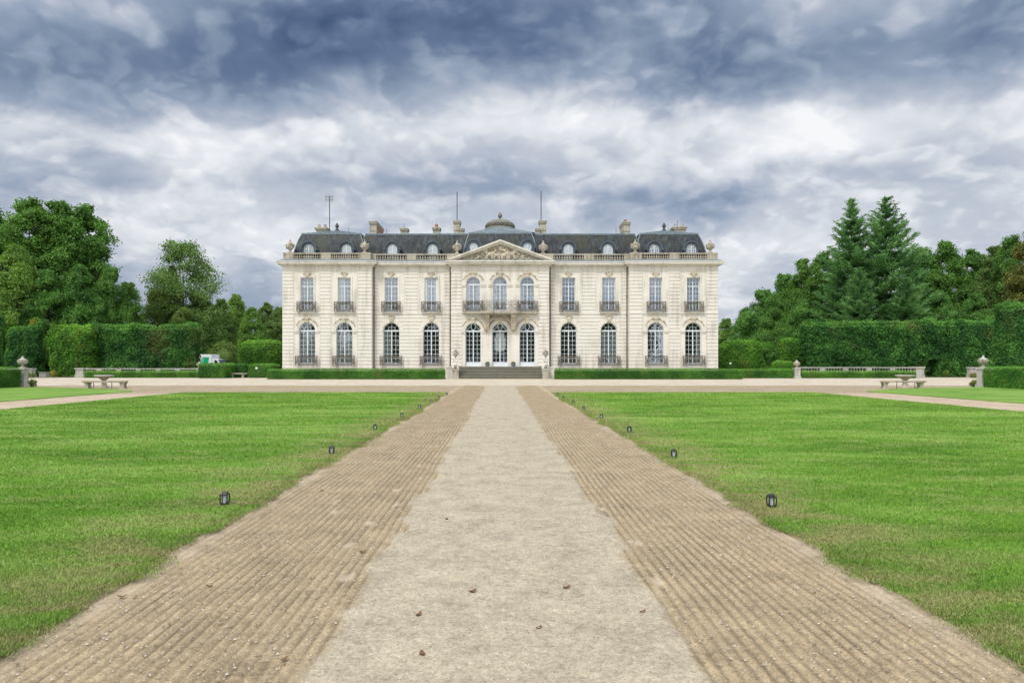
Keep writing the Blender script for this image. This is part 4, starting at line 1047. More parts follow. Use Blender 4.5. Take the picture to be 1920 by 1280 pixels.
chimney(602, 23, 426.5, 83, 1.2, pots=2, low=True); chimney(699.5, 15, 415, 80, 4.6, brick=True, pots=1)
chimney(757.5, 15, 428, 80, 1.0, low=True); chimney(818, 15, 426.5, 80, 1.0, pots=1, low=True)
chimney(856.5, 14, 413.5, 79.5, 1.2); chimney(866, 9, 428, 79.2, .8, low=True)
chimney(1018, 14, 413.5, 79.5, 1.2); chimney(1008.5, 9, 428, 79.2, .8, low=True)
chimney(1175.5, 14, 415.5, 80, 2.6, pots=1); chimney(1274.5, 26, 425.5, 83, 1.2, pots=2, low=True)
# ---- antennas and lightning rods ----
def mast(px, y0p, y1p, yd, r, ant=False):
    b = MB(); x_ = PX(px, yd); b.tube([(x_, yd, PZ(y0p, yd)-.4), (x_, yd, PZ(y1p, yd))], r, 6)
    if ant:
        zt = PZ(y1p, yd)
        for k_, dz in enumerate((-.12, -.5)):
            b.tube([(x_-.5, yd-.2, zt+dz), (x_+.45, yd+.2, zt+dz+.1)], .02, 4)
            for j_ in range(6): b.tube([(x_-.45+.17*j_, yd-.2, zt+dz-.22), (x_-.45+.17*j_, yd-.2, zt+dz+.25)], .016, 4)
    build(b, 'antenna' if ant else 'lightning_rod', 'iron')
mast(618, 431, 368, 82, .055, True); mast(857, 414, 360, 79.9, .05); mast(1014.5, 414, 359, 79.9, .05)
for px, a, c_ in ((654, 436, 427), (757.5, 430, 419), (818, 424, 417), (1170, 416, 411), (1155, 438, 427), (1270, 422, 414), (725, 438, 428), (1253, 434, 427)): mast(px, a, c_, 80.5, .022)
# ---- perron: steps, cheek blocks, terrace ----
b = MB(); nos = MB(); ns = 8; xs0, xs1 = PX(858.5, 70.6), PX(1018, 70.6)
for i in range(ns):
    z_ = 1.26*(i+1)/ns; y_ = 70.6+i*.34
    b.box(xs0-(.0), xs1, y_+.04, 74.2 if i == ns-1 else y_+.60, z_-1.26/ns+.001, z_-.055); nos.box(xs0, xs1, y_-.01, 74.22 if i == ns-1 else y_+.58, z_-.0548, z_)
so_ = build(b, 'stairs', 'stone_steps'); sub(nos, 'tread', 'stone_tread', so_)
b = MB()
for s in (-1, 1):
    xi = xs0 if s < 0 else xs1; xo = PX(832, 71.2) if s < 0 else PX(1042, 71.2)
    b.box(min(xi, xo)+(.0 if s < 0 else .002), max(xi, xo)-(.002 if s < 0 else 0), 71.3, DC-.1, 0, 1.12); b.box(min(xi, xo)-.04*(s < 0), max(xi, xo)+.04*(s > 0), 71.25, DC-.1, 1.121, 1.25)
    build(b, 'terrace_wall', 'limestone'); b = MB()
# ---------------- trees ----------------
def leaf_quads(P, N, sz, rg, tilt=.9):
    """P (n,3) centres, N (n,3) facing, sz (n,)"""
    n_ = len(P); J = rg.normal(size=(n_, 3))*tilt; N = N+J; N /= np.linalg.norm(N, axis=1, keepdims=True)+1e-9
    A = np.cross(N, rg.normal(size=(n_, 3))); A /= np.linalg.norm(A, axis=1, keepdims=True)+1e-9
    B_ = np.cross(N, A); a = sz[:, None]*.5; b = a*(.45+.35*rg.rand(n_, 1))
    V_ = np.stack([P-A*a, P-B_*b+N*a*.15, P+A*a, P+B_*b+N*a*.15], 1).reshape(-1, 3)
    return V_, np.arange(n_*4).reshape(-1, 4)
def tree_proto(seed, H, R, base, env, nclump, nper, leaf, limbs=9, name='broadleaf_tree', mat='leaf_oak', rc=(.20, .34), trunk_r=.35, bark_='bark', flat=.8, top_open=0.):
    rg = np.random.RandomState(seed); rd = random.Random(seed)
    root = empty(name); cl = []
    t = base+(.975-base)*rg.rand(nclump)**.9
    for i in range(nclump):
        e = env(t[i]); ang = i*2.39996+rg.rand()*.5; rad = R*e*math.sqrt(rg.rand()*.85+.15)
        r_ = R*(rc[0]+(rc[1]-rc[0])*rg.rand())*(.55+.45*e)
        cl.append((rad*math.cos(ang)*.86, rad*math.sin(ang)*.86, t[i]*H-r_*.4, r_))
    P, N, rr = [], [], []
    for (x, y, z, r_) in cl:
        nt = int(14+8*rg.rand()); tw = rg.normal(size=(nt, 3)); tw /= np.linalg.norm(tw, axis=1, keepdims=True); tw *= (r_*(.35+.95*rg.rand(nt, 1)**.8)); tw[:, 2] *= flat
        tone = rg.rand()*.5
        for q in tw:
            k_ = int(nper/nt*(.6+.8*rg.rand())); 
            d = rg.normal(size=(k_, 3)); d *= r_*.36*np.array([1.15, 1.15, .75])
            c_ = np.array([x, y, z])+q+d; nn = q+d+np.array([0, 0, .4*r_]); nn = nn/(np.linalg.norm(nn, axis=1, keepdims=True)+1e-9)
            P.append(c_); N.append(nn); rr.append(np.clip(tone+.5*rg.rand(k_)+.06*rg.normal(size=k_), 0, 1))
    P = np.concatenate(P); N = np.concatenate(N); rr = np.concatenate(rr)
    ok = P[:, 2] > .2; P, N, rr = P[ok], N[ok], rr[ok]
    V_, F_ = leaf_quads(P, N, leaf*(.6+.8*rg.rand(len(P))), rg)
    np_mesh('crown', V_, F_, MAT[mat], root, {'rnd': ('FACE', rr)})
    b = MB(); lean = rd.uniform(-.03, .03)*H; pts = [(lean*t_**2+.12*math.sin(t_*5+seed)*t_, .1*math.sin(t_*4+seed), t_*H*.82) for t_ in [i/7 for i in range(8)]]
    b.tube(pts, [trunk_r*(1.25 if i == 0 else 1)*(1-i/8.2) for i in range(8)], 8)
    for c_ in sorted(cl, key=lambda c_: -c_[3])[:limbs]:
        z0 = max(.2*H*rd.uniform(.7, 1.3), c_[2]*.45); 
        i_ = min(6, int(z0/(H*.82)*7)); p0 = pts[i_]
        mid = (p0[0]*.5+c_[0]*.5+rd.uniform(-.3, .3), p0[1]*.5+c_[1]*.5, (p0[2]*.45+c_[2]*.55))
        b.tube([p0, mid, (c_[0], c_[1], c_[2])], [trunk_r*.42, trunk_r*.27, trunk_r*.08], 6)
    b.build('trunk', MAT[bark_], root, smooth=True)
    return root
def remat(o, mat):
    for ch in o.children if False else [k_ for k_ in bpy.data.objects if k_.parent == o]:
        if ch.name.startswith('crown'):
            ch.material_slots[0].link = 'OBJECT'; ch.material_slots[0].material = MAT[mat]
dome = lambda t: max(.20, (1-max(0, (t-.40)/.60)**1.9))*min(1, .55+t*1.1)
tallenv = lambda t: max(.22, 1-max(0, (t-.55)/.46)**1.9)*(.8+.2*math.sin(t*9))
PR = {
 'A': tree_proto(1, 25, 5.6, .10, tallenv, 150, 330, .34, 12, trunk_r=.42, rc=(.13, .24)),
 'B': tree_proto(2, 25, 6.4, .16, dome, 150, 340, .34, 14, trunk_r=.5, rc=(.12, .23)),
 'C': tree_proto(3, 20, 5.5, .06, dome, 140, 330, .32, 10, trunk_r=.35, rc=(.13, .24)),
 'D': tree_proto(4, 22, 7.2, .36, lambda t: max(.25, 1-abs(t-.64)*1.9), 60, 330, .30, 22, trunk_r=.30, rc=(.14, .26)),
 'E': tree_proto(5, 16, 6.5, .03, dome, 130, 300, .32, 8, trunk_r=.3, rc=(.12, .22)),
}
# two firs / pines
def conifer_proto(seed, H, R, name='conifer'):
    rg = np.random.RandomState(seed); root = empty(name); P, N, rr, S_ = [], [], [], []; b = MB()
    b.tube([(0, 0, 0), (0, 0, H*.5), (.0, 0, H*.98)], [.5, .28, .04], 8)
    z = .06*H; k = 0
    while z < H*.985:
        t_ = z/H; L0 = R*(1-t_)**.86*(1 if t_ > .12 else .8+t_*1.6)+.12
        nb = int(7 if t_ < .85 else 5)
        for j in range(nb):
            a = 2*PI*j/nb+k*1.13+rg.rand()*.5; L = L0*(.62+.5*rg.rand()); up = .06+.5*t_**2
            zb = z+rg.uniform(-.25, .25); m_ = max(3, int(L/.30)); prev = None; tone = rg.rand()*.35; pts = []
            for i in range(m_+1):
                s_ = i/m_; rad = L*s_; zz_ = zb+L*(up*s_-.34*s_*(1-s_)*1.6)+.10*L*s_**3
                pts.append((rad*math.cos(a), rad*math.sin(a), zz_))
            if L > .8: b.tube([pts[0], pts[len(pts)//2], pts[-1]], [.07+.02*L, .05, .02], 4)
            for i, p in enumerate(pts):
                s_ = i/m_
                if s_ < .18 and L > 2: continue
                wdt = min(1.5, .10+L*.27)*(1.15-s_*.7); kk = int(34*wdt/.6+6)
                d = rg.normal(size=(kk, 3)); lat = d[:, 0]*wdt*.55; al = d[:, 1]*.26
                c_ = np.stack([p[0]+al*math.cos(a)-lat*math.sin(a), p[1]+al*math.sin(a)+lat*math.cos(a), p[2]+d[:, 2]*.10+np.abs(lat)*.10], 1)
                P.append(c_); out_ = np.array([math.cos(a), math.sin(a), .8]); N.append(np.tile(out_, (kk, 1))); rr.append(np.clip(tone+.3*s_+.35*rg.rand(kk), 0, 1)); S_.append(np.full(kk, .30))
        z += (.95+.45*rg.rand())*(.72+.38*(1-t_)); k += 1
    P = np.concatenate(P); N = np.concatenate(N); rr = np.concatenate(rr)
    # narrow needle sprays
    n_ = len(P); rad = P[:, :2]/(np.linalg.norm(P[:, :2], axis=1, keepdims=True)+1e-6)
    A = np.concatenate([rad, np.full((n_, 1), .45)], 1)+rg.normal(size=(n_, 3))*.55; A /= np.linalg.norm(A, axis=1, keepdims=True)
    B_ = np.cross(A, rg.normal(size=(n_, 3))); B_ /= np.linalg.norm(B_, axis=1, keepdims=True); ln = (.17+.16*rg.rand(n_, 1)); wd = .055
    V_ = np.stack([P-A*ln, P-B_*wd, P+A*ln, P+B_*wd], 1).reshape(-1, 3)
    np_mesh('crown', V_, np.arange(n_*4).reshape(-1, 4), MAT['needle'], root, {'rnd': ('FACE', rr)})
    b.build('trunk', MAT['bark'], root, smooth=True)
    return root
used = {}
def tree(kind, px, top, d, H0, sx=1., mat=None, label='', group=None, cat='tree', rz=None, z=0., lean=0.):
    first = kind not in used; used[kind] = used.get(kind, 0)+1
    Ht = PZ(top, d)-z; s = Ht/H0
    o = place(PR[kind], first, (PX(px, d), d, z), used[kind]*1.7 if rz is None else rz, (s*sx, s*sx, s), label, group)
    o['category'] = cat
    if lean: o.rotation_euler.y = lean
    if mat: remat(o, mat)
    return o
HH = {'A': 24.9, 'B': 24.9, 'C': 20.0, 'D': 21.6, 'E': 16.1, 'P': 27, 'Q': 27}
PR['P'] = conifer_proto(11, 27, 8.6); PR['Q'] = conifer_proto(12, 27, 10.2)
def T(kind, px, top, d, sx=1., mat=None, label='', group=None, **k_): return tree(kind, px, top, d, HH[kind], sx, mat, label, group, **k_)
# left side
T('B', -28, 366, 97, 1., None, 'tall oak cut by the left edge of the photo, behind the hedges')
T('A', 58, 370, 96, 1.05, None, 'tall dark oak, second from the left edge, behind the hedges')
T('B', 112, 374, 98, .95, None, 'tallest broad dark oak in the middle of the left group')
T('A', 160, 381, 99, .95, None, 'tall dark oak forming the right shoulder of the left group')
T('C', 30, 452, 90, .85, 'leaf_light', 'lighter green tree standing in front of the tall oaks at the far left')
T('C', 85, 500, 91, .9, 'leaf_oak', 'mid green tree below the tall oaks, between the two tallest')
T('C', 150, 490, 93, .8, 'leaf_oak', 'dense green tree under the right half of the tall oaks')
T('E', 208, 500, 97, .62, 'leaf_oak', 'dark tree sloping down to the right of the tall oaks')
T('C', 240, 524, 100, .8, 'leaf_oak', 'smaller dark tree at the right foot of the oak group')
T('D', 345, 453, 112, 1.0, 'leaf_olive', 'loose open crowned tree with forked trunk left of the mansion')
T('C', 322, 492, 113, .5, 'leaf_olive', 'slim olive tree inside the open crowned tree left of the mansion')
T('E', 296, 540, 110, .85, 'leaf_olive', 'olive brown bushy tree at the left foot of the open crowned tree')
T('E', 372, 545, 109, .95, 'leaf_olive', 'olive bushy tree under the open crowned tree')
T('E', 345, 575, 104, .8, 'leaf_olive', 'low brownish bush behind the high left hedge')
T('C', 415, 556, 122, .8, 'leaf_olive', 'pale olive tree between the open crowned tree and the mansion')
T('A', 442, 550, 150, .9, 'leaf_light', 'slender distant light green tree left of the mansion')
T('C', 473, 572, 140, .9, 'leaf_light', 'round pale green distant tree near the left end of the mansion')
T('A', 500, 566, 155, 1., 'leaf_olive', 'distant tree nearest the left corner of the mansion')
T('C', 524, 572, 150, 1., 'leaf_olive', 'distant tree partly hidden by the left corner of the mansion')
T('E', 62, 598, 86.5, .42, 'leaf_yellow', 'small yellow leaved tree rising just over the left hedge')
# right side
T('C', 1362, 594, 150, 1., 'leaf_light', 'distant pale tree nearest the right corner of the mansion')
T('C', 1398, 574, 140, 1., 'leaf_oak', 'distant dark tree right of the mansion, second from its corner')
T('E', 1430, 540, 130, .9, 'leaf_oak', 'green tree on the rising slope of crowns right of the mansion')
T('C', 1470, 508, 124, .9, 'leaf_oak', 'dark round tree halfway up the slope of crowns right of the mansion')
T('B', 1505, 482, 120, .8, 'leaf_oak', 'tall round tree left of the two conifers')
T('A', 1545, 470, 117, .9, 'leaf_oak', 'tree touching the left conifer')
T('E', 1450, 575, 112, .8, 'leaf_oak', 'low dark tree in front of the slope of crowns')
T('E', 1505, 560, 108, .8, 'leaf_oak', 'bushy tree at the left foot of the conifers')
T('P', 1597, 372, 106, 1.0, None, 'left one of the two tall pointed conifers, the slimmer', cat='conifer')
T('Q', 1661, 368, 103, 1.05, None, 'right one of the two tall pointed conifers, the broader', cat='conifer')
T('Q', 1612, 500, 99, 1.0, None, 'lower broad conifer in front of the two tall ones', cat='conifer')
T('Q', 1700, 520, 97, 1.1, None, 'low spreading conifer at the right foot of the tall ones', cat='conifer')
T('A', 1728, 462, 114, .9, 'leaf_oak', 'dark tree just right of the tall conifers')
T('B', 1775, 448, 112, .85, 'leaf_oak', 'rounded tree with open top right of the conifers')
T('A', 1822, 466, 114, .95, 'leaf_oak', 'dark tree between the open topped one and the right group')
T('B', 1868, 458, 108, .85, 'leaf_olive', 'olive brown tree second from the right edge of the photo')
T('A', 1898, 440, 104, .8, 'leaf_oak', 'tall dark tree beside the reddish one at the right edge')
T('B', 1945, 415, 96, .85, 'leaf_red', 'reddish brown tree cut by the right edge of the photo')
T('C', 1760, 540, 100, .9, 'leaf_oak', 'bushy dark tree behind the high right hedge')
T('C', 1830, 545, 98, .9, 'leaf_oak', 'bushy green tree behind the right end of the high hedge')
T('E', 1895, 560, 92, .8, 'leaf_olive', 'bush rising behind the nearest right hedge')
# far wood closing the view
k = 0
for side in (-1, 1):
    for i in range(13):
        d = 168+(i % 3)*14; x = side*(30+i*11+(i*37 % 5)); px = x/d*F+937; k += 1
        T('C' if i % 2 else 'E', px, 588-(i*53 % 17)-(10 if i > 6 else 0), d, 1.25, ('leaf_oak', 'leaf_olive', 'leaf_oak')[i % 3],
          'distant woodland tree, a low dark mass far '+('left' if side < 0 else 'right')+' of the mansion', 'distant woodland trees')
# trees behind the viewer, mirrored in the panes
for i in range(22):
    d = -88-(i % 3)*9; x = -84+8*i
    o = copy_tree(PR['B' if i % 2 else 'A']); o.location = (x, d, 0); s = .82+.12*(i*7 % 5)/4; o.scale = (s*1.1, s*1.1, s); o.rotation_euler = (0, 0, i*1.3)
    tag(o, 'park tree behind the viewer, seen only as a reflection in the window panes', 'tree', 'trees behind the viewer')
# ---------------- hedges ----------------
def hedge(x0, x1, y0, y1, z1, leaf, dens, mat, label, name='hedge', wob=.12, rnd=.25, group=None, z0=0., seed=1, notop=False, rough=1., cat='hedge'):
    """clipped hedge: soft dark core plus leaves over its rounded, uneven faces"""
    rg = np.random.RandomState(seed); cx, cy = (x0+x1)/2, (y0+y1)/2
    lx, ly, lz = x1-x0, y1-y0, z1-z0; P, N = [], []
    faces = [('f', lx*lz), ('b', lx*lz*.35), ('l', ly*lz), ('r', ly*lz), ('t', lx*ly)]
    for f_, ar in faces:
        m_ = int(ar*dens); 
        if m_ < 1: continue
        u, v = rg.rand(m_), rg.rand(m_)
        if f_ == 'f': p = np.stack([x0+u*lx, np.full(m_, y0), z0+v*lz], 1); nn = (0, -1, 0)
        if f_ == 'b': p = np.stack([x0+u*lx, np.full(m_, y1), z0+v*lz], 1); nn = (0, 1, 0)
        if f_ == 'l': p = np.stack([np.full(m_, x0), y0+u*ly, z0+v*lz], 1); nn = (-1, 0, 0)
        if f_ == 'r': p = np.stack([np.full(m_, x1), y0+u*ly, z0+v*lz], 1); nn = (1, 0, 0)
        if f_ == 't': p = np.stack([x0+u*lx, y0+v*ly, np.full(m_, z1)], 1); nn = (0, 0, 1)
        P.append(p); N.append(np.tile(np.array(nn, float), (m_, 1)))
    P = np.concatenate(P); N = np.concatenate(N)
    def shape(P, N, ins=0.):
        # round the edges by clamping to an inset box, then push out; add bulges
        r_ = rnd; lo = np.array([x0+r_, y0+r_, z0-5]); hi = np.array([x1-r_, y1-r_, z1-r_]); q = np.clip(P, lo, hi); d = P-q; L = np.linalg.norm(d, axis=1, keepdims=True)
        nn = np.where(L > 1e-4, d/np.maximum(L, 1e-4), N); P2 = q+nn*(r_-ins)
        bl = vnoise2(P[:, 0]*1.+P[:, 1]*.7, P[:, 2]*1.3+P[:, 1]*.3, .42, seed, 3)*wob+vnoise2(P[:, 0]*1.1+P[:, 1], P[:, 2]*1.2, 2.2, seed+5, 2)*wob*.45
        return P2+nn*bl[:, None], nn
    P2, nn = shape(P, N)
    top = P[:, 2] > z1-.05; top_lit = np.where(top | (P[:, 2] > z1-.3*min(1, lz/3)), .48, 0.); P2 += nn*(rg.rand(len(P))[:, None]-.45)*leaf*1.2*rough; P2[top, 2] += rg.rand(top.sum())*leaf*1.3*rough  # leaves near the top coloured lighter to imitate light on the hedge
    P2[:, 2] = np.maximum(P2[:, 2], .02)
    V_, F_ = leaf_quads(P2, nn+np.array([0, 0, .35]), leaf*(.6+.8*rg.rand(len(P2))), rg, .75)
    rr = np.clip(.12+top_lit+.6*rg.rand(len(P2))+.2*vnoise2(P[:, 0], P[:, 2]+P[:, 1], 1.7, seed+9, 2), 0, 1)
    # core
    nx_, ny_, nz_ = max(2, int(lx/.6)), max(2, int(ly/.6)), max(2, int(lz/.5)); cv, cf = [], []
    def grid(o_, a, b_, na, nb_, nrm):
        base = len(cv)
        for i in range(na+1):
            for j in range(nb_+1): cv.append((np.array(o_)+np.array(a)*i/na+np.array(b_)*j/nb_, nrm))
        for i in range(na):
            for j in range(nb_): s_ = base+i*(nb_+1)+j; cf.append((s_, s_+nb_+1, s_+nb_+2, s_+1))
    grid((x0, y0, z0), (lx, 0, 0), (0, 0, lz), nx_, nz_, (0, -1, 0)); grid((x1, y1, z0), (-lx, 0, 0), (0, 0, lz), nx_, nz_, (0, 1, 0))
    grid((x0, y1, z0), (0, -ly, 0), (0, 0, lz), ny_, nz_, (-1, 0, 0)); grid((x1, y0, z0), (0, ly, 0), (0, 0, lz), ny_, nz_, (1, 0, 0)); grid((x0, y0, z1), (lx, 0, 0), (0, ly, 0), nx_, ny_, (0, 0, 1))
    CP = np.array([c_[0] for c_ in cv], float); CN = np.array([c_[1] for c_ in cv], float); C2, _ = shape(CP, CN, leaf*.7)
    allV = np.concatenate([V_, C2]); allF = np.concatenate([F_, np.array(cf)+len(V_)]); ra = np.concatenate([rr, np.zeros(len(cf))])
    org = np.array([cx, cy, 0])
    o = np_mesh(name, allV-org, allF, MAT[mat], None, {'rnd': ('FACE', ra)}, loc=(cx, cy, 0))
    return tag(o, label, cat, group)
def hx(pa, pb, d): return PX(pa, d), PX(pb, d)
# low box hedges before the mansion
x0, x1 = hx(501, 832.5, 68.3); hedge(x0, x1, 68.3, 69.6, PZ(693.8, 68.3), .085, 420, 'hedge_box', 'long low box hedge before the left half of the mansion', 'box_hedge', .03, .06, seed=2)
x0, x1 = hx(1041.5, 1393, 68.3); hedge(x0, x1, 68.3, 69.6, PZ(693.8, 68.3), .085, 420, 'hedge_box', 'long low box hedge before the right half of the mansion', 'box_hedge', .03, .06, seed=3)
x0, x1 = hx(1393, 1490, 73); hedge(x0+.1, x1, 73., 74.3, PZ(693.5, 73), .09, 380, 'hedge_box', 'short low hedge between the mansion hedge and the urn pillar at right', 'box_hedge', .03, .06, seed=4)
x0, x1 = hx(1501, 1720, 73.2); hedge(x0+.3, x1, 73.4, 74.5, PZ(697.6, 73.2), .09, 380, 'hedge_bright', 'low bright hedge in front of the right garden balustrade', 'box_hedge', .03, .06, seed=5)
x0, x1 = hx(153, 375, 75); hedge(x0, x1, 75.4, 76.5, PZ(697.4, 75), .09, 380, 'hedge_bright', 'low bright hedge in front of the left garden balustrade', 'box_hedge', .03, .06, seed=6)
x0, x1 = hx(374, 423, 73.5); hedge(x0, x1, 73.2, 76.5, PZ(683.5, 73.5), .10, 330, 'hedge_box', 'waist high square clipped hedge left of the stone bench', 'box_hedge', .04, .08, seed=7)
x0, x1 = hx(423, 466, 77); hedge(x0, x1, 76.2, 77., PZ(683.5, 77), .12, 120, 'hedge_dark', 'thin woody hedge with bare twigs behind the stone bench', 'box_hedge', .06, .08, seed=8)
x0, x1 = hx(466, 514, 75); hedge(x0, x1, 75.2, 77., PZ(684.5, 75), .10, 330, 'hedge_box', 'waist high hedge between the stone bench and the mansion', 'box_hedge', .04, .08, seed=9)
# tall clipped hedges
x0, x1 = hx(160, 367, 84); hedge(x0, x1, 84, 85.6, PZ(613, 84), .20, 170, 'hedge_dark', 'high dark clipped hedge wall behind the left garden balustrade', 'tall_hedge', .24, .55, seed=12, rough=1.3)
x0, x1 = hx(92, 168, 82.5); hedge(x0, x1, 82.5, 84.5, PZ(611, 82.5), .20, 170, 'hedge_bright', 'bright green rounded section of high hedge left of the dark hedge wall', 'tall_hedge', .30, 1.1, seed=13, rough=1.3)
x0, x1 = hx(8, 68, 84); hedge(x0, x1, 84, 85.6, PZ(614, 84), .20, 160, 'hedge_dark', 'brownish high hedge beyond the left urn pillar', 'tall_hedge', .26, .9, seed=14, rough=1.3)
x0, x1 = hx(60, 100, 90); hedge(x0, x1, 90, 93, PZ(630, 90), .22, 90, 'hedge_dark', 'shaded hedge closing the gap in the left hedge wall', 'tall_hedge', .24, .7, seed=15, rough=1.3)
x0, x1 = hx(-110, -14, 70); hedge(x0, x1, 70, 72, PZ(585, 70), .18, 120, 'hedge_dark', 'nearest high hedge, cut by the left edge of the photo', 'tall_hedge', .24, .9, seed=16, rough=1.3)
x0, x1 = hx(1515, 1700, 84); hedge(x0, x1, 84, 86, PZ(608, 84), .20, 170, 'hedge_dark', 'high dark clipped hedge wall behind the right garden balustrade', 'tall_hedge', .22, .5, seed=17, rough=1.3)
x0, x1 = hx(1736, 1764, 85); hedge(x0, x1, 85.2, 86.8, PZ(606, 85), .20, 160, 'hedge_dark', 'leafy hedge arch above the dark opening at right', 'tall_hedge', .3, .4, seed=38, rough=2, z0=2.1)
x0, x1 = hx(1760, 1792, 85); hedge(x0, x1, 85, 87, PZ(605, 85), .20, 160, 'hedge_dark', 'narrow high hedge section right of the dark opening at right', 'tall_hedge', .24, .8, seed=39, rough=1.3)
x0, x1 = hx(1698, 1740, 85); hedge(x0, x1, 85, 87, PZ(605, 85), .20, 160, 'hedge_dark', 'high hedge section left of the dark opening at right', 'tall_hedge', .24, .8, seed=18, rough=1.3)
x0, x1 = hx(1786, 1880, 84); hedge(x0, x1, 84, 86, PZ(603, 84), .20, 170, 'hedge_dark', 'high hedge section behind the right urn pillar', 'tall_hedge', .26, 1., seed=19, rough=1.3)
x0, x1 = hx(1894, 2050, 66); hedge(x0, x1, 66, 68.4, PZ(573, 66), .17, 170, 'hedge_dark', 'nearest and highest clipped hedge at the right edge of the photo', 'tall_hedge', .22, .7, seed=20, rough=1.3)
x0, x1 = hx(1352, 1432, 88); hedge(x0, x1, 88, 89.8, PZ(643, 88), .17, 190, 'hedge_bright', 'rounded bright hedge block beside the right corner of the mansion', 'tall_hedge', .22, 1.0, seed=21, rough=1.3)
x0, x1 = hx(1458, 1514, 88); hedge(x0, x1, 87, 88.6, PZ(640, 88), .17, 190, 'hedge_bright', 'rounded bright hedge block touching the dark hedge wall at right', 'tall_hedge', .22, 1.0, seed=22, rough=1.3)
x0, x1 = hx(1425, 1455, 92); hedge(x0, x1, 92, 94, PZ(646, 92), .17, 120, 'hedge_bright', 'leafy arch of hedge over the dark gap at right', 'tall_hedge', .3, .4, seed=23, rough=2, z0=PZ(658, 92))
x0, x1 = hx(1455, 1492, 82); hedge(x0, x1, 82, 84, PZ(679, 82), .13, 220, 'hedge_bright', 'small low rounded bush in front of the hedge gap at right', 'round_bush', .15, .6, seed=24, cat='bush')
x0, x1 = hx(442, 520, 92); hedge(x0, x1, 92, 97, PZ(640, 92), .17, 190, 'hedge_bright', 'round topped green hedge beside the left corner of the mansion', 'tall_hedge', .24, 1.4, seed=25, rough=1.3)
x0, x1 = hx(402, 438, 96); hedge(x0, x1, 136, 139, PZ(650, 136), .2, 120, 'leaf_yellow', 'x', 'round_bush', .3, 1., seed=26) if False else None
x0, x1 = hx(400, 438, 101); hedge(x0, x1, 101.5, 104, PZ(648, 101), .18, 180, 'leaf_olive', 'round olive bush right behind the white van', 'round_bush', .4, 1.8, seed=26, rough=2, cat='bush')
x0, x1 = hx(1460, 1760, 100); hedge(x0, x1, 100, 102, 3.2, .3, 25, 'hedge_dark', 'dark undergrowth behind the right hedge wall', 'shrubbery', .5, .8, seed=27)
x0, x1 = hx(-60, 420, 104); hedge(x0, x1, 104, 106, 3.4, .3, 25, 'hedge_dark', 'dark undergrowth behind the left hedge wall', 'shrubbery', .5, .8, seed=28)
# hedges running towards the viewer beside the outer lawns
hedge(-33.0, -31.75, 20, 45.3, 1.24, .07, 420, 'hedge_box', 'clipped hedge ending at the left urn pillar beside the outer lawn', 'box_hedge', .04, .06, seed=30)
o = hedge(31.8, 33.1, 20, 45.0, 1.28, .07, 420, 'hedge_box', 'clipped hedge ending at the right urn pillar beside the outer lawn', 'box_hedge', .04, .06, seed=31)
# ---------------- garden stonework ----------------
urn_prof = [(.20, 0), (.20, .05), (.10, .10), (.075, .17), (.12, .22), (.26, .30), (.33, .42), (.34, .52), (.30, .55), (.32, .58), (.24, .61), (.12, .68), (.06, .74), (.075, .79), (.02, .86)]
def pillar(px, d, h, w_, lab, x=None):
    x_ = PX(px, d) if x is None else x; b = MB(); b.box(-w_/2-.06, w_/2+.06, -w_/2-.06, w_/2+.06, 0, .22); b.box(-w_/2, w_/2, -w_/2, w_/2, .22, h-.12); b.box(-w_/2-.05, w_/2+.05, -w_/2-.05, w_/2+.05, h-.12, h-.05); b.box(-w_/2-.02, w_/2+.02, -w_/2-.02, w_/2+.02, h-.05, h)
    b.box(-w_/2+.08, w_/2-.08, -w_/2-.015, -w_/2+.01, .34, h-.24)
    return tag(b.build('pillar', MAT['stone_grey'], None, loc=(x_, d, 0), bevel=.01), lab, 'pillar', 'square stone pillars of the garden balustrade')
def urn(x_, y_, z_, s, lab):
    r_ = empty('stone_urn', (x_, y_, z_), 0, lab, 'urn', 'lidded stone urns on the pillars'); b = MB(); b.lathe([(r*s, z*s) for r, z in urn_prof[:9]], (0, 0, 0), 20); b.build('bowl', MAT['stone_weathered'], r_, smooth=True)
    b = MB(); b.lathe([(r*s, z*s+.001) for r, z in urn_prof[9:]], (0, 0, 0), 20); b.build('lid', MAT['stone_grey'], r_, smooth=True)
p1 = PX(41, 45.6); pillar(0, 45.7, 1.30, .46, 'grey stone pillar under the urn at the left edge of the outer lawn', x=p1); urn(PX(28.5, 45.6)+.42, 45.7, 1.30, .92, 'lidded stone urn on the pillar at the far left')
p2 = PX(1846, 45.0); pillar(0, 45.2, 1.32, .46, 'grey stone pillar under the urn at the right edge of the outer lawn', x=p2); urn(p2+.05, 45.2, 1.32, .95, 'lidded stone urn on the pillar at the far right')
p3 = PX(1494.5, 73); pillar(0, 73.1, PZ(690, 73), .58, 'stone pillar at the inner end of the right garden balustrade', x=p3); urn(p3, 73.1, PZ(690, 73), 1.05, 'lidded stone urn on the inner pillar of the right garden balustrade')
p4 = PX(373.5, 77.8); pillar(0, 77.8, 1.05, .5, 'stone pillar at the inner end of the left garden balustrade, half hidden by the hedge', x=p4); urn(p4, 77.8, 1.05, .9, 'lidded stone urn half hidden behind the square hedge left of the mansion')
gb = mk_baluster(.67, .10, '').build('baluster', MAT['stone_grey'], None, smooth=True); gbd = gb.data; bpy.data.objects.remove(gb)
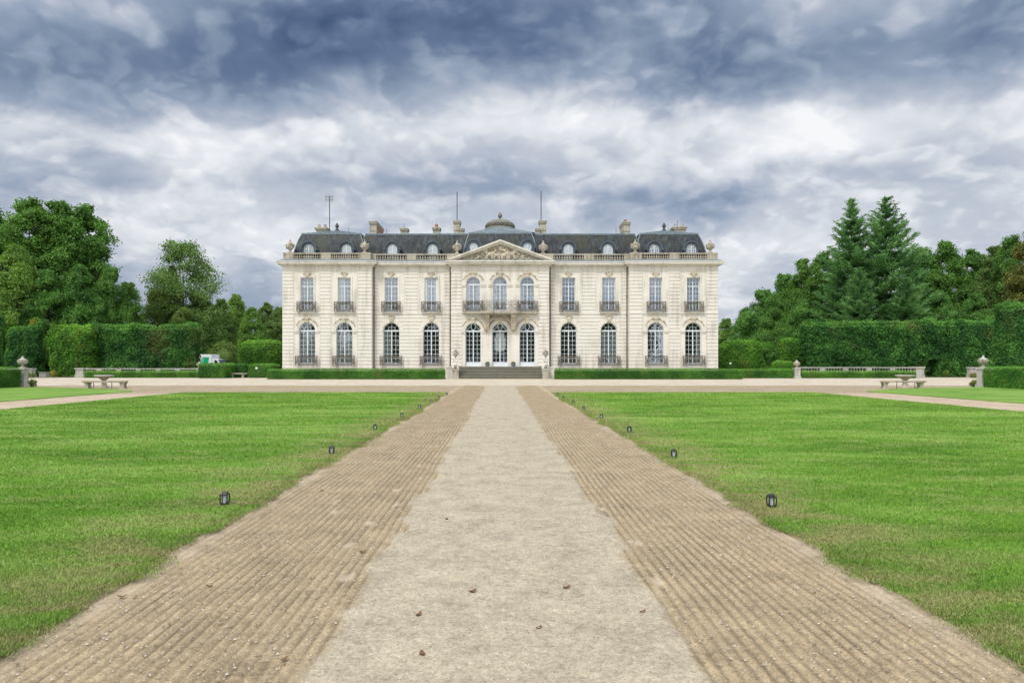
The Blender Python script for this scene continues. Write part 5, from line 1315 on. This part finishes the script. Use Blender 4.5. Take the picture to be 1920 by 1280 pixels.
def garden_bal(x0, x1, d, top, lab, endpier=None, nblk=4):
    r_ = empty('stone_balustrade', ((x0+x1)/2, d, 0), 0, lab, 'balustrade'); cx = (x0+x1)/2; b = MB()
    b.box(x0-cx, x1-cx, -.18, .18, 0, top-.78); b.build('base', MAT['stone_grey'], r_)
    b = MB(); b.box(x0-cx, x1-cx, -.20, .20, top-.11, top); b.build('rail', MAT['stone_grey'], r_, bevel=.015)
    blk = [x0+(x1-x0)*(i+1)/(nblk+1) for i in range(nblk)]
    for q in blk:
        b = MB(); b.box(q-cx-.28, q-cx+.28, -.17, .17, top-.779, top-.111); b.build('block', MAT['stone_grey'], r_)
    if endpier is not None:
        b = MB(); w_ = .5 if endpier < 0 else .5; b.box(endpier-cx-w_, endpier-cx+w_, -.4, .4, 0, .28); b.box(endpier-cx-w_+.06, endpier-cx+w_-.06, -.34, .34, .28, top-.14); b.box(endpier-cx-w_-.02, endpier-cx+w_+.02, -.42, .42, top-.14, top+.03); b.build('end_pier', MAT['stone_grey'], r_, bevel=.02)
    n_ = int((x1-x0)/.31); k_ = 0
    for i in range(n_):
        xb = x0+(x1-x0)*(i+.5)/n_
        if any(abs(xb-q) < .4 for q in blk) or (endpier is not None and abs(xb-endpier) < .6): continue
        c_ = bpy.data.objects.new('baluster', gbd); COL.objects.link(c_); c_.parent = r_; c_.location = (xb-cx, 0, top-.78); k_ += 1
    return k_
garden_bal(PX(1499, 75), PX(1718, 75), 75.2, PZ(688, 75.2), 'white grey stone balustrade behind the low hedge at right', PX(1722, 75.2), 4)
garden_bal(PX(1817, 77), PX(1905, 77), 77, PZ(688.5, 77), 'short stone balustrade beyond the right urn pillar', PX(1824, 77), 1)
garden_bal(PX(150, 78), PX(371, 78), 78, PZ(690.3, 78), 'white grey stone balustrade behind the low hedge at left', PX(152, 78), 5)
garden_bal(PX(-20, 78), PX(60, 78), 78, PZ(690.8, 78), 'short stone balustrade beyond the left urn pillar', PX(56, 78), 1)
# stone block and slab in the left gap
b = MB(); d = 79.5; b.box(-.42, .42, -.3, .3, 0, .5); b.box(-.47, .47, -.35, .35, .5, .58)
tag(b.build('stone_block', MAT['stone_grey'], None, loc=(PX(83, d), d, 0), bevel=.02), 'square stone block in the gap of the left balustrade', 'stone block')
# curved stone bench and round table
def bench_set(px, d, pxt, dt, s, labs):
    r_ = empty('curved_bench', (PX(px, d), d, 0), 0, labs[0], 'bench', 'curved stone benches')
    def arcpts(rad, n_=14, half=1.36): 
        out_ = []
        for i in range(n_+1):
            u = -1+2*i/n_; out_.append((u*half*rad/2.6, .42*(u*u)*1.0-(rad-2.6)*1.0))
        return out_
    A = arcpts(2.82); B_ = arcpts(2.40); zt, zb = .50, .41; b = MB()
    b.quadband([(x, y, zt) for x, y in A], [(x, y, zt) for x, y in B_]); b.quadband([(x, y, zb) for x, y in B_], [(x, y, zb) for x, y in A])
    b.quadband([(x, y, zb) for x, y in A], [(x, y, zt) for x, y in A]); b.quadband([(x, y, zt) for x, y in B_], [(x, y, zb) for x, y in B_])
    b.add([(A[0][0], A[0][1], zb), (A[0][0], A[0][1], zt), (B_[0][0], B_[0][1], zt), (B_[0][0], B_[0][1], zb)], [(0, 1, 2, 3)]); b.add([(A[-1][0], A[-1][1], zb), (A[-1][0], A[-1][1], zt), (B_[-1][0], B_[-1][1], zt), (B_[-1][0], B_[-1][1], zb)], [(3, 2, 1, 0)])
    b.build('seat', MAT['stone_bench'], r_)
    for x in (-1.12, 1.12):
        b = MB(); y = .42*(x/1.36)**2; m_ = [(.17, 0), (.17, .05), (.12, .10), (.10, .22), (.15, .36), (.20, .41)]
        for (ra, za), (rb, zb2) in zip(m_[:-1], m_[1:]):
            b.add([(x-ra, y-.18, za), (x+ra, y-.18, za), (x+ra, y+.18, za), (x-ra, y+.18, za), (x-rb, y-.18, zb2), (x+rb, y-.18, zb2), (x+rb, y+.18, zb2), (x-rb, y+.18, zb2)], [(0, 1, 5, 4), (1, 2, 6, 5), (2, 3, 7, 6), (3, 0, 4, 7)])
        b.build('leg', MAT['stone_weathered'], r_)
    for x in (-.55, .58, 1.30, -1.30):
        b = MB(); y = -.12+.42*(x/1.36)**2; b.tube([(x, y, 0), (x, y, .405)], .02, 6); b.build('brace', MAT['iron'], r_)
    t_ = empty('round_table', (PX(pxt, dt), dt, 0), 0, labs[1], 'table', 'round stone garden tables')
    b = MB(); b.lathe([(.50, .74), (.56, .765), (.58, .80), (.56, .84)], (0, 0, 0), 28); b.build('tabletop', MAT['stone_grey'], t_)
    b = MB(); b.lathe([(.30, 0), (.30, .06), (.20, .12), (.15, .30), (.10, .42), (.13, .5), (.28, .63), (.44, .739)], (0, 0, 0), 16); b.build('pedestal', MAT['stone_weathered'], t_, smooth=True)
bench_set(193, 42.8, 195, 44.2, -1, ('curved stone bench in front of the round table at left', 'round stone table behind the curved bench at left'))
bench_set(1697, 42.8, 1697, 44.4, 1, ('curved stone bench in front of the round table at right', 'round stone table behind the curved bench at right'))
# small straight bench
r_ = empty('stone_bench', (PX(446, 75.3), 75.3, 0), 0, 'small straight stone bench in the hedge niche left of the mansion', 'bench')
b = MB(); b.box(-1.06, 1.06, -.24, .24, .44, .54); b.box(-.98, .98, -.2, .2, .39, .439); b.build('seat', MAT['stone_weathered'], r_, bevel=.015)
for x in (-.62, .58): b = MB(); b.box(x-.13, x+.13, -.18, .18, 0, .08); b.box(x-.09, x+.09, -.15, .15, .08, .31); b.box(x-.13, x+.13, -.18, .18, .31, .389); b.build('leg', MAT['stone_weathered'], r_, bevel=.01)
# garden lamps
for px, py, d, lab in ((481, 690.5, 74.6, 'white globe lamp on a short post before the hedge left of the mansion'), (1369.5, 681.5, 78, 'small post lamp beside the right corner of the mansion')):
    r_ = empty('garden_lamp', (PX(px, d), d, 0), 0, lab, 'lamp', 'garden lamps'); z_ = PZ(py, d); b = MB(); b.lathe([(.10, 0), (.10, .05), (.035, .08), (.035, z_-.13), (.07, z_-.11), (.07, z_-.09)], (0, 0, 0), 10); b.build('post', MAT['iron'], r_)
    b = MB(); b.lathe([(.06, z_-.1), (.12, z_-.04), (.13, z_+.02), (.10, z_+.09), (.03, z_+.13)], (0, 0, 0), 14); b.build('globe', MAT['globe'], r_, smooth=True)
# flower clumps, shrubs, pots
def shrub(x_, y_, z_, rx, rz_, n_, leaf, mat, name, lab, cat, stem=True, group=None, seed=1, fl=None):
    rg = np.random.RandomState(seed); r_ = empty(name, (x_, y_, z_), 0, lab, cat, group); q = rg.normal(size=(n_, 3)); q /= np.linalg.norm(q, axis=1, keepdims=True); rad = .45+.55*rg.rand(n_, 1)**.5
    bump_ = 1+.25*np.sin(q[:, :1]*7+seed)*np.cos(q[:, 1:2]*6); P = q*rad*bump_*np.array([rx, rx, rz_]); P[:, 2] += rz_*.95; P[:, 2] = np.maximum(P[:, 2], .02)
    V_, F_ = leaf_quads(P, q+np.array([0, 0, .4]), leaf*(.6+.8*rg.rand(n_)), rg); np_mesh('foliage', V_, F_, MAT[mat], r_, {'rnd': ('FACE', rg.rand(n_))})
    if fl:
        k_ = n_//2; sel = rg.choice(n_, k_); V_, F_ = leaf_quads(P[sel]*1.04+np.array([0, 0, .02]), q[sel]+np.array([0, 0, .5]), leaf*.9*(.6+.6*rg.rand(k_)), rg); np_mesh('blossoms', V_, F_, MAT[fl], r_, {'rnd': ('FACE', rg.rand(k_))})
    if stem:
        b = MB(); 
        for k_ in range(5): a = k_*1.26; b.tube([(0, 0, 0), (rx*.3*math.cos(a), rx*.3*math.sin(a), rz_*.8), (rx*.6*math.cos(a), rx*.6*math.sin(a), rz_*1.4)], [.02, .014, .006], 5)
        b.build('stem', MAT['bark'], r_)
    return r_
shrub(PX(50, 46.6), 46.4, 0, .34, .22, 700, .07, 'hedge_box', 'flower_clump', 'orange flower clump nearest the left urn pillar', 'flowers', seed=1, fl='flower_orange')
shrub(PX(64, 46.4), 46.2, 0, .30, .26, 700, .07, 'hedge_box', 'flower_clump', 'orange flower clump a step right of the left urn pillar', 'flowers', seed=2, fl='flower_orange')
shrub(PX(54, 76), 76, 0, .75, .30, 900, .09, 'hedge_box', 'flower_clump', 'low orange flower bed before the short left balustrade', 'flowers', seed=3, fl='flower_orange')
shrub(PX(1824, 46), 45.8, 0, .30, .22, 700, .07, 'hedge_box', 'flower_clump', 'orange brown plant left of the right urn pillar', 'flowers', seed=4, fl='flower_orange')
shrub(PX(1834, 46.3), 46.6, 0, .26, .24, 600, .07, 'hedge_box', 'flower_clump', 'orange plant touching the right urn pillar', 'flowers', seed=5, fl='flower_orange')
shrub(PX(1826, 76), 75.9, 0, .6, .26, 800, .09, 'hedge_box', 'flower_clump', 'low flower bed before the short right balustrade', 'flowers', seed=6, fl='flower_orange')
shrub(PX(100.5, 78), 78, 0, .34, .40, 900, .11, 'leaf_yellow', 'young_shrub', 'small yellow green shrub in the gap of the left balustrade', 'shrub', seed=7)
shrub(PX(1774, 79), 79, 0, .34, .42, 900, .11, 'leaf_light', 'young_shrub', 'small green shrub in the gap of the right balustrade', 'shrub', seed=8)
for px, lab in ((914, 'dark bowl with low plants left of the middle door'), (962.5, 'dark bowl with low plants right of the middle door')):
    r_ = shrub(PX(px, 74.0), 74.0, 1.55, .22, .11, 260, .07, 'hedge_box', 'potted_plant', lab, 'potted plant', stem=False, seed=int(px), fl='flower_orange', group='bowls of plants on the terrace')
    b = MB(); b.lathe([(.17, -.29), (.19, -.25), (.26, -.06), (.29, 0), (.29, .02), (.25, .03)], (0, 0, 0), 16); b.build('bowl', MAT['lead'], r_, smooth=True)
# ---------------- pedestals with statues ----------------
def skin(name, verts, edges, rad, mat, parent, sub_=1):
    me = bpy.data.meshes.new(name); me.from_pydata(verts, edges, []); o = bpy.data.objects.new(name, me); link(o, parent)
    m_ = o.modifiers.new('skin', 'SKIN'); sv_ = me.skin_vertices[0].data if me.skin_vertices else None
    if sv_ is None:
        bm_ = bmesh.new(); bm_.from_mesh(me); bm_.verts.layers.skin.verify(); bm_.to_mesh(me); bm_.free(); sv_ = me.skin_vertices[0].data
    for i, r in enumerate(rad): sv_[i].radius = (r, r)
    sv_[0].use_root = True
    s_ = o.modifiers.new('sub', 'SUBSURF'); s_.levels = s_.render_levels = sub_; me.materials.append(MAT[mat]); return o
def statue(px, mir, lab, labp):
    d = 70.75; x_ = PX(px, d); b = MB(); b.box(-.36, .36, -.36, .36, 0, .14); b.box(-.32, .32, -.32, .32, .14, .88); b.box(-.37, .37, -.37, .37, .88, .985)
    tag(b.build('pedestal', MAT['stone_weathered'], None, loc=(x_, d, 0), bevel=.012), labp, 'pedestal', 'stone pedestals beside the stairs')
    r_ = empty('statue', (x_, d, .985), 0, lab, 'statue', 'stone statues beside the stairs'); s = mir; r_.scale = (1.38, 1.1, 1.04)
    b = MB(); b.box(-.3, .3, -.33, .33, 0, .08); b.build('base', MAT['stone_grey'], r_)
    # crouching creature
    V_ = [(0, .05, .30), (0, -.12, .36), (0, -.26, .48), (0, -.36, .56), (0, .24, .26), (.16*s, -.16, .22), (.17*s, -.30, .10), (-.16*s, -.16, .22), (-.17*s, -.30, .10), (.18*s, .18, .16), (.2*s, .02, .10), (-.18*s, .18, .16), (-.2*s, .02, .10)]
    skin('creature', V_, [(0, 1), (1, 2), (2, 3), (0, 4), (1, 5), (5, 6), (1, 7), (7, 8), (4, 9), (9, 10), (4, 11), (11, 12)], [.19, .18, .11, .10, .17, .08, .06, .08, .06, .10, .06, .10, .06], 'statue_stone', r_, 2)
    # child on its back lifting a vase
    V_ = [(.02*s, .02, .56), (.02*s, .0, .74), (.02*s, -.01, .86), (.02*s, -.04, .97), (.14*s, -.02, .80), (.17*s, -.08, .95), (.08*s, -.06, 1.10), (-.12*s, -.02, .80), (-.17*s, -.08, .92), (-.04*s, -.06, 1.10), (.16*s, -.08, .54), (.17*s, -.16, .36), (-.12*s, -.08, .54), (-.14*s, -.16, .36)]
    skin('child_figure', V_, [(0, 1), (1, 2), (2, 3), (1, 4), (4, 5), (5, 6), (1, 7), (7, 8), (8, 9), (0, 10), (10, 11), (0, 12), (12, 13)], [.13, .12, .05, .085, .06, .045, .03, .06, .045, .03, .075, .05, .075, .05], 'statue_stone', r_, 2)
    b = MB(); b.lathe([(.04, 1.08), (.03, 1.16), (.09, 1.28), (.16, 1.44), (.20, 1.52), (.17, 1.53)], (0, -.05, 0), 14); b.build('vase', MAT['stone_grey'], r_, smooth=True)
    b = MB(); q = random.Random(int(px))
    for k_ in range(46):
        t_ = q.random(); a = q.random()*6.28; rad = (.26 if mir > 0 else .28)*(1-t_)**.7*q.uniform(.5, 1.05); b.blob((rad*math.cos(a), -.05+rad*math.sin(a), 1.52+t_*.46), (.055, .055, .05), 6, 4, .35, q)
    b.build('flower_bunch', MAT['stone_grey'], r_)
statue(854.3, 1, 'stone child astride a creature lifting a vase, left of the stairs', 'stone pedestal at the left end of the stairs')
statue(1023.2, -1, 'stone child astride a creature lifting a vase, right of the stairs', 'stone pedestal at the right end of the stairs')
# ---------------- white van behind the hedge ----------------
def van():
    d = 98; r_ = empty('white_van', (PX(386, d), d, 0), R(-7), 'white box van with slanted green stripes behind the hedges at left', 'van')
    zt = PZ(664.5, d); x0, x1 = PX(364, d)-PX(386, d), PX(405.5, d)-PX(386, d)
    b = MB(); b.box(x0, x1, -1.05, 1.05, .85, zt); b.build('cargo_box', MAT['van_white'], r_, bevel=.05)
    b = MB(); b.box(x0, x1, -.9, .9, .55, .849); b.build('chassis', MAT['black_plastic'], r_)
    c = x1; cz = PZ(676, d)
    b = MB(); prof = [(c+.02, .5), (c+1.5, .5), (c+1.55, 1.0), (c+1.35, 1.35), (c+.75, cz+.15), (c+.02, cz+.25)]; b.prism(prof, -.95, .95); cab = b.build('cab', MAT['van_white'], r_, bevel=.04)
    b = MB(); b.prism([(c+.35, 1.35), (c+1.1, 1.35), (c+.7, cz+.05), (c+.35, cz+.1)], -.965, -.94); b.build('window', MAT['glass_dark'], cab)
    b = MB(); b.add([(c+1.32, -.85, 1.38), (c+1.32, .85, 1.38), (c+.80, .85, cz+.12), (c+.80, -.85, cz+.12)], [(0, 1, 2, 3)]); b.v = [(x+.03, y, z+.03) for x, y, z in b.v]; b.build('windscreen', MAT['glass_dark'], cab)
    g = MB(); sp = .25
    zb_, zt2 = 1.2, PZ(669.5, d)
    for xa, ww in ((PX(382.6, d), .10), (PX(384.8, d), .17), (PX(387.6, d), .26), (PX(390.6, d), .52)):
        xa -= PX(386, d); g.prism([(xa, zb_), (xa+ww, zb_), (xa+ww+sp, zt2), (xa+sp, zt2)], -1.062, -1.049)
    g.build('stripe_emblem', MAT['van_green'], r_)
    for x in (x0+.7, c+.9):
        for y in (-.95, .95):
            b = MB(); b.lathe([(.2, -.11), (.36, -.11), (.38, -.06), (.38, .06), (.36, .11), (.2, .11)], (0, 0, 0), 18); b.v = [(p[0]+x, p[2]+y, p[1]+.39) for p in b.v]; w_ = b.build('wheel', MAT['tyre'], r_)
            b = MB(); b.lathe([(.2, -.09), (.2, .09)], (0, 0, 0), 12); b.v = [(p[0]+x, p[2]+y, p[1]+.39) for p in b.v]; b.build('rim', MAT['gutter_pipe'], w_)
van()
# ---------------- lanterns along the lawns ----------------
def lantern():
    r_ = empty('solar_lantern'); r_['category'] = 'lantern'; h = .135
    def sq(z, w_): return [(-w_, -w_, z), (w_, -w_, z), (w_, w_, z), (-w_, w_, z)]
    b = MB(); prof = [(0, .030), (.02, .040), (.07, .046), (.115, .040), (.130, .030)]
    b.box(-.034, .034, -.034, .034, 0, .012); b.build('base', MAT['black_plastic'], r_)
    b = MB(); b.frustum(-.042, .042, -.042, .042, .114, .134, .012); b.build('cap', MAT['black_plastic'], r_, bevel=.002)
    b = MB()
    for sx in (-1, 1):
        for sy in (-1, 1): b.tube([(sx*w_, sy*w_, z+.003) for z, w_ in prof[:4]], .0085, 5)
    for z, w_ in ((.022, .040), (.108, .041)):
        for i in range(4):
            q = sq(z, w_); b.bar(q[i], q[(i+1) % 4], .006)
    b.build('cage', MAT['black_plastic'], r_)
    b = MB(); b.lathe([(.020, .014), (.023, .03), (.023, .10), (.018, .112)], (0, 0, 0), 16); b.build('light_body', MAT['frosted_glass'], r_, smooth=True)
    b = MB(); b.tube([(-.03*math.cos(PI*i/8), 0, .132+.012*math.sin(PI*i/8)) for i in range(9)], .0025, 5); b.build('handle', MAT['black_plastic'], r_)
    return r_
L_ = lantern(); words = ['nearest the viewer', 'second from the viewer', 'third from the viewer', 'fourth from the viewer', 'fifth from the viewer', 'sixth from the viewer', 'seventh from the viewer', 'eighth from the viewer']
lp = [(421.5, 945.5, 'left'), (622, 850.5, 'left'), (703.5, 805.5, 'left'), (753.5, 782, 'left'), (786.5, 766.3, 'left'), (808.5, 755, 'left'), (822.5, 746.5, 'left'), (838, 740.5, 'left'),
      (1446.5, 950, 'right'), (1263.5, 857.5, 'right'), (1180, 810, 'right'), (1127.5, 784.5, 'right'), (1094.5, 769, 'right'), (1074.5, 756, 'right'), (1056, 748, 'right'), (1045.5, 741.5, 'right')]
for i, (px, py, sd_) in enumerate(lp):
    d = (1.6-.035)*F/(py-681)
    k_s = random.uniform(.98, 1.05); place(L_, i == 0, (PX(px, d), d, .034), random.uniform(-.3, .3), (.84*k_s, .84*k_s, k_s), 'small black lantern on the %s lawn edge, %s' % (sd_, words[i % 8]), 'black lanterns along the %s lawn' % sd_)
